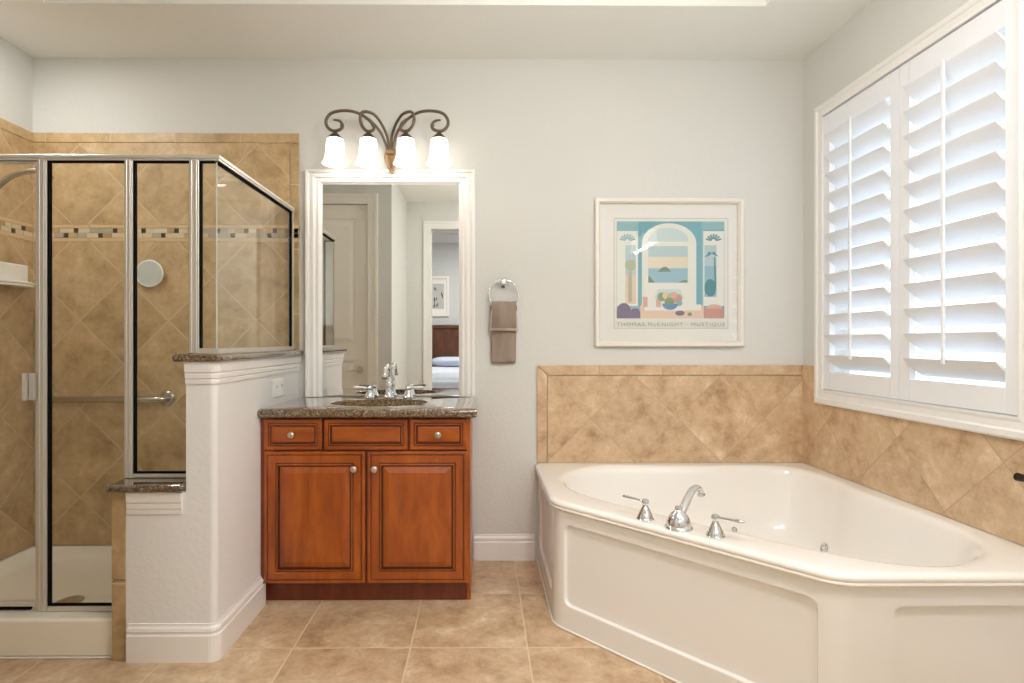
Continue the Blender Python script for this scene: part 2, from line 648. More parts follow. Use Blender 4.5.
def casing(bm, x0, x1, z1, y, w=.09, t=.018):
    prof_s = [(0, .010), (.012, t), (w - .03, t * .75), (w - .02, t), (w, t), (w, 0), (0, 0)]
    # left, right, head as stepped boxes
    for s, e in ((x0 - w, x0), (x1, x1 + w)):
        box(bm, s, e, y, y + t * .7, 0, z1 + w)
    box(bm, x0, x1, y, y + t * .7, z1, z1 + w)
    o = w * .35
    box(bm, x0 - w, x0 - w + o, y + t * .7, y + t, 0, z1 + w)
    box(bm, x1 + w - o, x1 + w, y + t * .7, y + t, 0, z1 + w)
    box(bm, x0 - w + o, x1 + w - o, y + t * .7, y + t, z1 + w - o, z1 + w)


bm = bmesh.new()
casing(bm, CX0, CX1, 2.465, YD, w=.095)
link('trim_1', bm, 'door', kind='structure', bevel=(.003, 2))
bm = bmesh.new()
casing(bm, DX0, DX1, DZ, YF, w=.085)
link('trim_2', bm, 'white', kind='structure', bevel=(.003, 2))


def panel_loops(x0, x1, z0, z1, y, steps, sgn=-1):
    """rectangular raised-panel loops; steps = (inset, depth) with depth measured behind the front plane y"""
    return [[(x0 + i, y - sgn * d, z0 + i), (x1 - i, y - sgn * d, z0 + i), (x1 - i, y - sgn * d, z1 - i), (x0 + i, y - sgn * d, z1 - i)] for i, d in steps]


bm = bmesh.new()
dx0, dx1, dz0, dz1 = CX0 + .004, CX1 - .004, 0.008, 2.46
yd = YD - .01
box(bm, dx0, dx1, yd - .035, yd - .008, dz0, dz1)
for (a, b, c, d) in ((dx0, dx0 + .11, dz0, dz1), (dx1 - .11, dx1, dz0, dz1), (dx0 + .11, dx1 - .11, dz0, dz0 + .2), (dx0 + .11, dx1 - .11, dz1 - .13, dz1), (dx0 + .11, dx1 - .11, 1.02, 1.17)):
    box(bm, a, b, yd - .008, yd, c, d)
for (c, d) in ((dz0 + .2, 1.02), (1.17, dz1 - .13)):
    rows = loft(bm, panel_loops(dx0 + .112, dx1 - .112, c + .002, d - .002, yd, [(0, .0075), (.02, .007), (.05, .001), (.06, 0)], sgn=1), True)
    bm.faces.new(rows[-1])
door1 = link('door_1', bm, 'door', kind='structure')
bm = bmesh.new()
hx, hz = CX1 - .075, 0.93
lathe(bm, [(.0, 0), (.032, 0), (.030, .006), (.014, .010), (.012, .045), (.0, .047)], toward((hx, yd, hz), (0, 1, 0)))
tube(bm, smooth_path([(hx, yd + .042, hz), (hx - .04, yd + .046, hz), (hx - .12, yd + .042, hz - .004)]), lerp_r(17, [(0, .010), (1, .007)]))
link('door_handle', bm, 'nickel', door1, smooth='auto')

# ------------------------------------------------------------------ shower tile
bm = boxes((XL, -1.047, YB - .012, YB, 1.832, 2.274), (XL, -1.047, YB - .012, YB, .09, 1.736))
link('trim_3', bm, 'tile_sh_back', kind='structure')
bm = boxes((XL + .012, -0.997, YB - .012, YB, 2.276, 2.330))
link('trim_4', bm, 'tile_border_x', kind='structure', bevel=(.004, 2))
bm = boxes((-1.045, -0.997, YB - .012, YB, 1.15, 2.274))
link('trim_5', bm, 'tile_border_z', kind='structure', bevel=(.004, 2))
bm = boxes((XL, XL + .012, 2.10, YB - .012, 1.832, 2.274), (XL, XL + .012, 2.10, YB - .012, .09, 1.736))
link('trim_6', bm, 'tile_sh_left', kind='structure')
bm = boxes((XL, XL + .012, 2.10, YB, 2.276, 2.330))
link('trim_7', bm, 'tile_border_y', kind='structure', bevel=(.004, 2))

MOS = ['mosaic_cream', 'mosaic_sand', 'mosaic_tan', 'mosaic_grey', 'mosaic_dark', 'mosaic_liner', 'mosaic_grout']
for n, c in zip(MOS, [(214, 198, 168), (196, 168, 126), (176, 146, 104), (176, 168, 152), (66, 42, 28), (212, 182, 138), (190, 170, 138)]):
    M[n] = mat(n, c, 0.3)


def mosaic(along, a0, a1, fixed, sgn):
    bm = bmesh.new()

    def put(p0, p1, z0, z1, t, mi):
        if along == 'X':
            box(bm, p0, p1, fixed, fixed + sgn * t, z0, z1, mi)
        else:
            box(bm, fixed, fixed + sgn * t, p0, p1, z0, z1, mi)
    put(a0, a1, 1.736, 1.832, .009, 6)
    # liner strips
    p = a0
    while p < a1 - .01:
        q = min(p + .305, a1)
        put(p + .001, q - .001, 1.738, 1.757, .013, 5)
        put(p + .001, q - .001, 1.812, 1.830, .013, 5)
        p = q
    for row, (z0, z1) in enumerate(((1.760, 1.783), (1.786, 1.809))):
        p = a0
        k = 0
        while p < a1 - .01:
            dark = (k % 4 == (1 if row else 3))
            q = min(p + (.024 if dark else random.choice((.05, .062, .075, .04))), a1)
            put(p + .0012, q - .0012, z0, z1, .012, 4 if dark else random.choice((0, 0, 1, 2, 3)))
            p = q
            k += 1
    return bm


link('trim_8', mosaic('X', XL + .013, -0.997, YB, -1), MOS, kind='structure')
link('trim_9', mosaic('Y', 2.10, YB - .013, XL, 1), MOS, kind='structure')

# ------------------------------------------------------------------ tub tile
bm = boxes((0.358, XR - .012, YB - .012, YB, .532, 1.008))
link('trim_10', bm, 'tub_back', kind='structure')
bm = bmesh.new()
prism_xz(bm, [(.301, 1.066), (XR - .012, 1.066), (XR - .012, 1.010), (.358, 1.010)], YB - .012, YB)
link('trim_11', bm, 'tub_border_x', kind='structure', bevel=(.003, 2))
bm = bmesh.new()
prism_xz(bm, [(.301, 1.066), (.356, 1.010), (.356, .532), (.301, .532)], YB - .012, YB)
link('trim_12', bm, 'tub_border_z', kind='structure', bevel=(.003, 2))
bm = boxes((XR - .012, XR, 2.876, YB, .532, 1.066), (XR - .012, XR, 1.40, 2.876, .532, .871))
link('trim_13', bm, 'tub_right', kind='structure')

# ------------------------------------------------------------------ pony (half) wall of the shower
hx0, hxm, hx1, hy0 = -1.3326, -1.1088, -0.998, 2.068
plan = [(hxm, hy0)] + arc(hx1 - .022, hy0 + .022, .022, -90, 0, 6) + [(hx1, YB - .014), (hxm, YB - .014)]
bm = bmesh.new()
prism(bm, plan, 0, 1.119)
link('wall_shower', bm, 'half', kind='structure')
bm = bmesh.new()
box(bm, -1.384, hxm, hy0 + .012, 2.225, 0, .633)
box(bm, hx0, hxm, hy0, hy0 + .012, 0, .633)
link('wall_shower_low', bm, 'half', kind='structure')
bm = boxes((-1.3855, hx0 - .0005, hy0 - .002, hy0 + .0115, 0, .30), (-1.3855, hx0 - .0005, hy0 - .002, hy0 + .0115, .303, .632))
link('trim_14', bm, 'tile_border_z', kind='structure', bevel=(.003, 2))
# mouldings under the granite caps
CROWN = [(0, 1.036), (.005, 1.036), (.006, 1.050), (.003, 1.053), (.009, 1.058), (.010, 1.072), (.006, 1.075), (.013, 1.082), (.015, 1.112), (.015, 1.118), (0, 1.118)]
bm = bmesh.new()
sweep(bm, [(hxm, hy0)] + arc(hx1 - .022, hy0 + .022, .022, -90, 0, 5) + [(hx1, YB - .014)], CROWN)
link('trim_15', bm, 'white', kind='structure')
bm = bmesh.new()
sweep(bm, [(hx0 + .008, hy0), (hxm - .012, hy0)], [(d, z - 1.118 + .632) for d, z in CROWN])
link('trim_16', bm, 'white', kind='structure')
bm = bmesh.new()
sweep(bm, [(hx0 + .010, hy0)] + arc(hx1 - .022, hy0 + .022, .022, -90, 0, 5) + [(hx1, 2.505)], BASE_PROF)
link('baseboard_left', bm, 'white', kind='structure')
# granite caps
bm = bmesh.new()
poly = [(-1.149, 2.040)] + arc(-.968 - .02, 2.040 + .02, .02, -90, 0, 4) + [(-.968, YB - .014), (-1.14, YB - .014), (-1.14, 2.235), (-1.1075, 2.235), (-1.1075, 2.145), (-1.149, 2.145)]
prism(bm, poly, 1.1195, 1.148)
link('trim_17', bm, 'granite', kind='structure', bevel=(.010, 4))
bm = bmesh.new()
prism(bm, [(-1.396, 2.040), (-1.110, 2.040), (-1.110, 2.245), (-1.396, 2.245)], .6345, .664)
link('trim_18', bm, 'granite', kind='structure', bevel=(.011, 4))
# outlet plate on the half wall
t = empty('outlet_plate', (hx1, 2.69, .968), 'white outlet cover plate on the half wall above the granite countertop', 'outlet')
bm = boxes((hx1 + .0005, hx1 + .006, 2.625, 2.757, .926, 1.012))
link('cover_plate', bm, 'plate', t, bevel=(.003, 2))
for yy in (2.658, 2.724):
    bm = boxes((hx1 + .0062, hx1 + .0085, yy - .017, yy + .017, .944, .994))
    s = link('receptacle', bm, 'plate', t, bevel=(.002, 2))
    bm = boxes((hx1 + .0086, hx1 + .009, yy - .008, yy - .0055, .972, .984), (hx1 + .0086, hx1 + .009, yy + .0055, yy + .008, .972, .984))
    link('slot', bm, 'hole', s)

# ------------------------------------------------------------------ shower pan
t = empty('shower_pan', (-1.9, 2.5, 0), 'white acrylic shower pan with low front curb below the glass', 'shower pan')
bm = boxes((XL + .014, -1.387, 2.088, 2.222, .001, .146))
link('curb', bm, 'pan', t, bevel=(.012, 4))
bm = bmesh.new()


def rect_loop(x0, x1, y0, y1, z, r, n=5):
    pts = []
    for cx, cy, a in ((x1 - r, y1 - r, 0), (x0 + r, y1 - r, 90), (x0 + r, y0 + r, 180), (x1 - r, y0 + r, 270)):
        pts += [(x, y, z) for x, y in arc(cx, cy, r, a, a + 90, n)]
    return pts


px0, px1, py0, py1 = XL + .013, -1.113, 2.228, YB - .013
L = []
for ins, z, r in ((0, .002, .01), (0, .086, .01), (.008, .089, .012), (.020, .086, .02), (.026, .07, .03), (.045, .042, .05), (.09, .030, .06), (.3, .024, .1)):
    L.append(rect_loop(px0 + ins, px1 - ins, py0 + ins * .6, py1 - ins * .8, z, r))
loft(bm, L, True, True, True)
link('basin', bm, 'pan', t, smooth='auto')
bm = bmesh.new()
lathe(bm, [(0, .0245), (.052, .0245), (.055, .027), (.048, .0285), (.0, .0285)], at(-1.857, 2.49, 0))
d = link('drain', bm, 'nickel', t, smooth='auto')
bm = bmesh.new()
tube(bm, [(-2.44, 2.0835, .004), (-1.388, 2.0835, .004)], .0038, 8)
link('caulk_bead', bm, 'caulk', t)

# ------------------------------------------------------------------ shower enclosure
GY = 2.160
t = empty('shower_enclosure', (-1.75, GY, .146), 'satin metal framed glass shower enclosure standing on the curb and half wall', 'shower enclosure')
RX = -1.037
ZT0, ZT1 = 1.899, 1.922
bm = bmesh.new()
sweep(bm, [(XL + .013, GY), (RX, GY), (RX, YB - .013)], [(-.018, ZT0), (-.018, ZT1 - .004), (-.014, ZT1), (.014, ZT1), (.018, ZT1 - .004), (.018, ZT1 - .014), (.014, ZT1 - .016), (.014, ZT0)])
link('top_rail', bm, 'satin', t)
for (a, b, z0) in ((-1.725, -1.690, .147), (-1.389, -1.358, .665), (-1.138, -1.1014, 1.149)):
    bm = bmesh.new()
    box(bm, a, b, GY - .016, GY + .016, z0, ZT0)
    box(bm, a + .006, a + .012, GY - .0185, GY - .016, z0, ZT0)
    box(bm, b - .012, b - .006, GY - .0185, GY - .016, z0, ZT0)
    link('post', bm, 'satin', t, bevel=(.002, 1))
bm = boxes((RX - .014, RX + .014, YB - .028, YB - .013, 1.149, ZT0))
link('wall_jamb', bm, 'satin', t)
bm = boxes((-1.690, -1.388, GY - .014, GY + .014, .147, .166))
link('bottom_rail', bm, 'satin', t, bevel=(.003, 2))
bm = boxes((-1.358, -1.112, GY - .014, GY + .014, .665, .680))
link('bottom_rail', bm, 'satin', t, bevel=(.003, 2))
bm = bmesh.new()
sweep(bm, [(-1.1014, GY), (RX, GY), (RX, YB - .014)], [(-.014, 1.149), (-.014, 1.168), (.014, 1.168), (.014, 1.149)])
link('bottom_rail', bm, 'satin', t)


def gasket(bm, a, b, z0, z1, sides):
    w = .0045
    y0, y1 = GY - .010, GY + .008
    if 'L' in sides:
        box(bm, a, a + w, y0, y1, z0, z1)
    if 'R' in sides:
        box(bm, b - w * .6, b, y0, y1, z0, z1)
    if 'T' in sides:
        box(bm, a + w, b - w, y0, y1, z1 - w, z1)
    if 'B' in sides:
        box(bm, a + w, b - w, y0, y1, z0, z0 + w)


def pane(name, a, b, z0, z1, sides, extra=None):
    p = link(name, boxes((a, b, GY - .003, GY + .003, z0, z1)), 'glass', t)
    bm = bmesh.new()
    gasket(bm, a, b, z0, z1, sides)
    link('gasket', bm, 'gasket', p)
    return p


pane('glass_panel', -1.689, -1.389, .1665, ZT0 - .001, 'LTB')
# panel over the low wall: notched round the tall half wall
p = link('glass_panel', boxes((-1.357, -1.139, GY - .003, GY + .003, .681, ZT0 - .001), (-1.139, -1.1105, GY - .003, GY + .003, .681, 1.11)), 'glass', t)
bm = bmesh.new()
gasket(bm, -1.357, -1.1385, .681, ZT0 - .001, 'LTR')
box(bm, -1.351, -1.112, GY - .010, GY + .008, .681, .687)
link('gasket', bm, 'gasket', p)
# return over the tall half wall: short front pane and side pane meeting in a clear glass corner
p = link('glass_panel', boxes((-1.1005, RX - .003, GY - .003, GY + .003, 1.1685, ZT0 - .001)), 'glass', t)
bm = bmesh.new()
gasket(bm, -1.1005, RX - .003, 1.1685, ZT0 - .001, 'LT')
link('gasket', bm, 'gasket', p)
p = link('glass_panel', boxes((RX - .003, RX + .003, GY - .0028, YB - .0285, 1.1685, ZT0 - .001)), 'glass', t)
bm = boxes((RX - .008, RX + .008, GY + .004, YB - .034, ZT0 - .008, ZT0 - .001), (RX - .008, RX + .008, YB - .034, YB - .0285, 1.1685, ZT0 - .001))
link('gasket', bm, 'gasket', p)
M['seal'] = mat('clear_silicone', (206, 212, 202), 0.3)
link('corner_seal', boxes((RX - .0029, RX + .0032, GY - .0034, GY - .0029, 1.1685, ZT0 - .001)), 'seal', t)
# hinged door
bm = boxes((XL + .020, XL + .045, GY - .012, GY + .012, .165, ZT0 - .004), (-1.738, -1.7265, GY - .009, GY + .009, .165, ZT0 - .004),
           (XL + .045, -1.738, GY - .012, GY + .012, .165, .183), (XL + .045, -1.738, GY - .008, GY + .008, ZT0 - .010, ZT0 - .003))
dr = link('door', bm, 'satin', t, bevel=(.002, 1))
link('glass', boxes((XL + .0455, -1.7385, GY - .003, GY + .003, .1835, ZT0 - .0105)), 'glass', dr)
link('sweep_seal', boxes((XL + .03, -1.76, GY - .006, GY + .006, .150, .1645)), 'gasket', dr)
bm = boxes((-1.763, -1.750, GY - .042, GY - .010, .968, 1.072), (-1.746, -1.727, GY - .030, GY - .0095, .968, 1.072), (-1.750, -1.746, GY - .020, GY - .014, .975, 1.065))
link('handle', bm, 'satin', dr, bevel=(.003, 2))

# grab bar on the shower back wall
t = empty('grab_bar', (-2.03, YB - .012, .885), 'brushed steel grab bar on the tiled shower back wall', 'grab bar')
yb = YB - .012
bm = bmesh.new()
gz = .885
path = smooth_path([(-2.36, yb, gz), (-2.36, yb - .035, gz), (-2.335, yb - .052, gz), (-2.28, yb - .055, gz)], 6) + [Vector((-1.79, yb - .055, gz))] + \
    smooth_path([(-1.78, yb - .055, gz), (-1.735, yb - .052, gz), (-1.71, yb - .035, gz), (-1.71, yb, gz)], 6)
tube(bm, path, .016, 16)
link('bar', bm, 'steel', t, smooth=True)
for xx in (-2.36, -1.71):
    bm = bmesh.new()
    lathe(bm, [(0, 0), (.040, 0), (.040, .004), (.034, .010), (.018, .013), (.0, .013)], toward((xx, yb, gz), (0, -1, 0)), 28)
    link('flange', bm, 'steel', t, smooth='auto')

# round shaving mirror
mz, mxx = 1.562, -1.795
t = empty('shaving_mirror', (mxx, yb, mz), 'small round mirror hung on the tiled shower back wall above the grab bar', 'mirror')
bm = bmesh.new()
lathe(bm, [(0, .001), (.020, .001), (.030, .012), (.070, .014), (.074, .018), (.074, .024), (.070, .026), (.066, .0245)], toward((mxx, yb, mz), (0, -1, 0)), 48)
link('rim', bm, 'plate', t, smooth='auto')
bm = bmesh.new()
lathe(bm, [(0, .0250), (.066, .0250), (.066, .0255), (0, .0255)], toward((mxx, yb, mz), (0, -1, 0)), 48)
link('mirror_glass', bm, 'mirror', t)

# ceramic soap dish on the left shower wall
xs = XL + .012
t = empty('soap_dish', (xs, 2.82, 1.48), 'white ceramic soap dish shelf on the left tiled shower wall', 'soap dish')
bm = boxes((xs + .0005, xs + .014, 2.68, 2.955, 1.48, 1.60))
link('back_plate', bm, 'porcelain', t, bevel=(.006, 3))
bm = bmesh.new()
pl = [(xs + .012, 2.955), (xs + .012, 2.68)] + [(xs + .012 + .105 * math.sin(PI * k / 14) ** .5, 2.68 + .275 * k / 14) for k in range(1, 14)]
prism(bm, pl, 1.476, 1.490)
lip = [Vector((x, y, 1.494)) for x, y in pl[2:]]
tube(bm, lip, .007, 8)
link('tray', bm, 'porcelain', t, bevel=(.004, 2), smooth='auto')

# shower arm
t = empty('shower_fixture', (xs, 2.60, 1.86), 'curved nickel shower arm reaching out from the left tiled wall behind the glass', 'shower arm')
bm = bmesh.new()
pts = smooth_path([(xs, 2.60, 1.83), (xs + .05, 2.60, 1.84), (xs + .12, 2.60, 1.885), (xs + .20, 2.60, 1.955), (xs + .26, 2.60, 1.985), (xs + .34, 2.60, 1.998), (xs + .375, 2.60, 1.985)], 8)
tube(bm, pts, .013, 14)
link('arm', bm, 'steel', t, smooth=True)
bm = bmesh.new()
lathe(bm, [(0, 0), (.035, 0), (.032, .008), (.014, .014), (.0, .014)], toward((xs, 2.60, 1.83), (1, 0, 0.1)))
link('escutcheon', bm, 'nickel', t, smooth='auto')
bm = bmesh.new()
lathe(bm, [(0, 0), (.014, 0), (.016, .012), (.026, .03), (.027, .036), (0, .036)], toward((xs + .372, 2.60, 1.988), (.6, 0, -.8)))
link('nozzle', bm, 'nickel', t, smooth='auto')

# ================================================================== VANITY
VX0, VX1 = -0.997, -0.052
VYF = 2.48                    # front plane of doors
ZCB = .855                    # underside of counter
t = empty('vanity_cabinet', ((VX0 + VX1) / 2, 2.75, 0), 'cherry wood vanity cabinet with two raised panel doors under granite top', 'cabinet')
fy = VYF + .020               # face frame plane
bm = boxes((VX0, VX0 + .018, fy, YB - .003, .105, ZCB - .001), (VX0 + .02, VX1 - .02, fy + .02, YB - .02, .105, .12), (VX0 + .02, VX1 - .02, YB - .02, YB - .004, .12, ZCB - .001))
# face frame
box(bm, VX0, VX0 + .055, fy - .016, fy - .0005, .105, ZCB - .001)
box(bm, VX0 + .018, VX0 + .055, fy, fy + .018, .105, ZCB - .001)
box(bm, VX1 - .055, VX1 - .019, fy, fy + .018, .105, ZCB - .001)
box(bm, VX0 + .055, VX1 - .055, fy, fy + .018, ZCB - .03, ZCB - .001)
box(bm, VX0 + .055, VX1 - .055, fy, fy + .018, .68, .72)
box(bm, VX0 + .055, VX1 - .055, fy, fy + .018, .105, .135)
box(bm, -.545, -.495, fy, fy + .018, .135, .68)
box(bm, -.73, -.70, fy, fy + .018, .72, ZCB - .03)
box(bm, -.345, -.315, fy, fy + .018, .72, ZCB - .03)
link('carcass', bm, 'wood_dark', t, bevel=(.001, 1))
bm = bmesh.new()
prs = [(fy, .105), (YB - .003, .105), (YB - .003, ZCB - .001), (fy, ZCB - .001)]
box(bm, VX1 - .018, VX1, fy - .016, YB - .003, .105, ZCB - .001)
box(bm, VX1 - .018, VX1, fy + .045, YB - .003, 0.001, .105)
link('side_panel', bm, 'wood', t, bevel=(.0015, 1))
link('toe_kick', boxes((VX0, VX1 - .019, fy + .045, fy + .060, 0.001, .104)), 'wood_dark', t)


def raised(x0, x1, z0, z1, small, name, horiz=False):
    if small:
        st = [(0, .019), (0, .003), (.003, 0), (.016, 0), (.018, .003), (.021, .003), (.023, .0005), (.027, .0005), (.029, .005), (.034, .005), (.040, .001), (.042, .001)]
        gl = {4, 7, 8}
    else:
        st = [(0, .019), (0, .003), (.004, 0), (.012, 0), (.014, .003), (.017, .003), (.019, 0), (.050, 0), (.052, .003), (.0555, .003), (.058, .001), (.062, .001), (.064, .009), (.070, .009), (.094, .002), (.096, .001)]
        gl = {4, 8, 11, 12}
    lp = panel_loops(x0, x1, z0, z1, VYF, st)
    bm = bmesh.new()
    rows = [[bm.verts.new(p) for p in l] for l in lp]
    for k, (a, b) in enumerate(zip(rows, rows[1:])):
        for i in range(4):
            f = bm.faces.new((a[i], a[(i + 1) % 4], b[(i + 1) % 4], b[i]))
            f.material_index = 1 if k in gl else 0
    bm.faces.new(rows[-1])
    bm.faces.new(rows[0][::-1])
    return link(name, bm, ['wood_h' if horiz else 'wood', 'glaze'], t)


def knob(parent, x, z):
    bm = bmesh.new()
    lathe(bm, [(0, 0), (.009, 0), (.007, .004), (.005, .010), (.006, .014), (.013, .018), (.0155, .023), (.014, .028), (.008, .0305), (0, .031)], toward((x, VYF, z), (0, -1, 0)), 20)
    return link('knob', bm, 'nickel', parent, smooth=True)


GXL, GXR = -.981, -.068
d1 = raised(GXL, -.722, .706, .845, True, 'drawer', True)
knob(d1, -.852, .777)
raised(-.711, -.336, .706, .845, True, 'false_front', True)
d2 = raised(-.325, GXR, .706, .845, True, 'drawer', True)
knob(d2, -.197, .777)
d3 = raised(GXL, -.528, .106, .699, False, 'door')
knob(d3, -.573, .624)
d4 = raised(-.516, GXR, .106, .699, False, 'door')
knob(d4, -.481, .624)

# countertop with oval cut-out
t = empty('countertop', (-.5, 2.72, ZCB), 'speckled brown granite countertop on the cherry vanity with oval sink cutout', 'countertop')
bm = bmesh.new()
cx0, cx1, cy0, cy1 = -.998, -.022, 2.448, YB - .002
ccx, ccy = (cx0 + cx1) / 2, (cy0 + cy1) / 2
hw, hh = (cx1 - cx0) / 2, (cy1 - cy0) / 2
SKX, SKY, SRX, SRY = -.508, 2.725, .238, .168
per = []
NQ = 24
for k in range(NQ):
    per.append((-1 + 2 * k / NQ, -1))
for k in range(NQ):
    per.append((1, -1 + 2 * k / NQ))
for k in range(NQ):
    per.append((1 - 2 * k / NQ, 1))
for k in range(NQ):
    per.append((-1, 1 - 2 * k / NQ))


def rl(ins, z):
    return [(ccx + u * (hw - ins), ccy + v * (hh - ins), z) for u, v in per]


def el(s, z):
    out = []
    for u, v in per:
        a = math.atan2(v, u)
        out.append((SKX + (SRX + s) * math.cos(a), SKY + (SRY + s) * math.sin(a), z))
    return out


ZT = .894
loops = [el(0, ZCB), el(0, ZT - .004), el(.004, ZT), rl(.010, ZT), rl(.004, ZT - .003), rl(0, ZT - .011), rl(0, ZCB + .010), rl(.004, ZCB + .003), rl(.010, ZCB), el(0, ZCB)]
rows = loft(bm, loops[:-1], True)
n = len(per)
for i in range(n):
    bm.faces.new((rows[-1][i], rows[-1][(i + 1) % n], rows[0][(i + 1) % n], rows[0][i]))
link('slab', bm, 'granite', t, smooth='auto')
# caulk strip against half wall comes with slab
t = empty('undermount_sink', (SKX, SKY, .72), 'cream oval undermount sink bowl set in the granite countertop', 'sink')
bm = bmesh.new()
prof = [(1.05, .853), (1.0, .853), (.985, .84), (.95, .80), (.86, .755), (.68, .728), (.4, .718), (.13, .715)]
back = [(.13, .705), (.4, .708), (.7, .716), (.9, .745), (1.0, .80), (1.05, .845)]
loops = []
for s, z in prof + back:
    loops.append([(SKX + SRX * s * math.cos(2 * PI * k / 48), SKY + SRY * s * math.sin(2 * PI * k / 48), z) for k in range(48)])
rows = loft(bm, loops, True)
for i in range(48):
    bm.faces.new((rows[-1][i], rows[-1][(i + 1) % 48], rows[0][(i + 1) % 48], rows[0][i]))
link('bowl', bm, 'sinkc', t, smooth=True)
bm = bmesh.new()
lathe(bm, [(0, .712), (.026, .712), (.030, .717), (.022, .719), (0, .717)], at(SKX, SKY, 0))
link('drain', bm, 'chrome', t, smooth='auto')

# vanity faucet
FX, FY = -.499, 2.948
t = empty('vanity_faucet', (FX, FY, ZT), 'chrome vanity faucet with white lever handles on the granite countertop', 'faucet')
bm = bmesh.new()
lathe(bm, [(0, 0), (.028, 0), (.029, .004), (.026, .008), (.020, .016), (.017, .03), (.0165, .06), (.018, .075), (.015, .085), (0, .09)], at(FX, FY, ZT), 24)
pts = smooth_path([(FX, FY, ZT + .07), (FX, FY, ZT + .12), (FX, FY - .018, ZT + .158), (FX, FY - .055, ZT + .172), (FX, FY - .098, ZT + .158), (FX, FY - .118, ZT + .125)], 8)
tube(bm, pts, lerp_r(len(pts), [(0, .0155), (.3, .0135), (.9, .012), (1, .013)]), 16)
lathe(bm, [(0, 0), (.014, 0), (.0165, .006), (.0165, .016), (.013, .02), (0, .02)], toward((FX, FY - .118, ZT + .128), (0, -.45, -.9)), 20)
link('spout', bm, 'chrome', t, smooth='auto')
for sx in (-1, 1):
    hx = FX + sx * .103
    bm = bmesh.new()
    lathe(bm, [(0, 0), (.027, 0), (.028, .004), (.024, .009), (.021, .020), (.016, .034), (.0135, .042), (.016, .046), (.017, .052), (.014, .060), (.007, .064), (0, .065)], at(hx, FY, ZT), 24)
    h = link('handle', bm, 'chrome', t, smooth='auto')
    bm = bmesh.new()
    pts = [(hx + sx * .012, FY, ZT + .053), (hx + sx * .030, FY - .002, ZT + .055), (hx + sx * .050, FY - .004, ZT + .056), (hx + sx * .078, FY - .006, ZT + .057), (hx + sx * .084, FY - .0065, ZT + .057)]
    tube(bm, pts, [.005, .0055, .008, .007, .003], 14)
    link('lever', bm, 'porcelain', h, smooth=True)

# ================================================================== WALL MIRROR
MX0, MX1, MZ0, MZ1 = -.958, -.038, .8944, 2.127
t = empty('wall_mirror', ((MX0 + MX1) / 2, YB, MZ0), 'tall wall mirror in wide white moulded frame above the vanity', 'mirror')
bm = bmesh.new()
fw = .088
# profile across the frame width: (distance from outer edge, depth from wall)
FP = [(0, .001), (0, .030), (.004, .034), (.016, .034), (.020, .026), (.030, .024), (.034, .030), (.046, .030), (.052, .022), (.060, .020), (.066, .024), (.074, .022), (.084, .012), (fw, .010), (fw, .001)]
path = [(MX0, MZ0), (MX0, MZ1), (MX1, MZ1), (MX1, MZ0)]
loops = []
for i, (px, pz) in enumerate(path):
    lp = []
    for d, h in FP:
        ds = d if i in (0, 3) else d
        dx = ds if i in (0, 1) else -ds
        dz = 0 if i in (0, 3) else -d * .86
        lp.append((px + dx, YB - h, pz + dz))
    loops.append(lp)
loft(bm, loops, True, True, True)
link('frame', bm, 'white', t)
link('mirror_glass', boxes((MX0 + fw - .004, MX1 - fw + .004, YB - .0085, YB - .002, MZ0, MZ1 - fw * .86 + .004)), 'mirror', t)

# ================================================================== VANITY LIGHT
SY = 2.885
CXL = -.497


def lx_(zx):
    return (zx - 505) / 1024 * 140 * .00525


def lz_(zy):
    return 1.195 + (341 - (100 + zy / 7.31)) * .00525


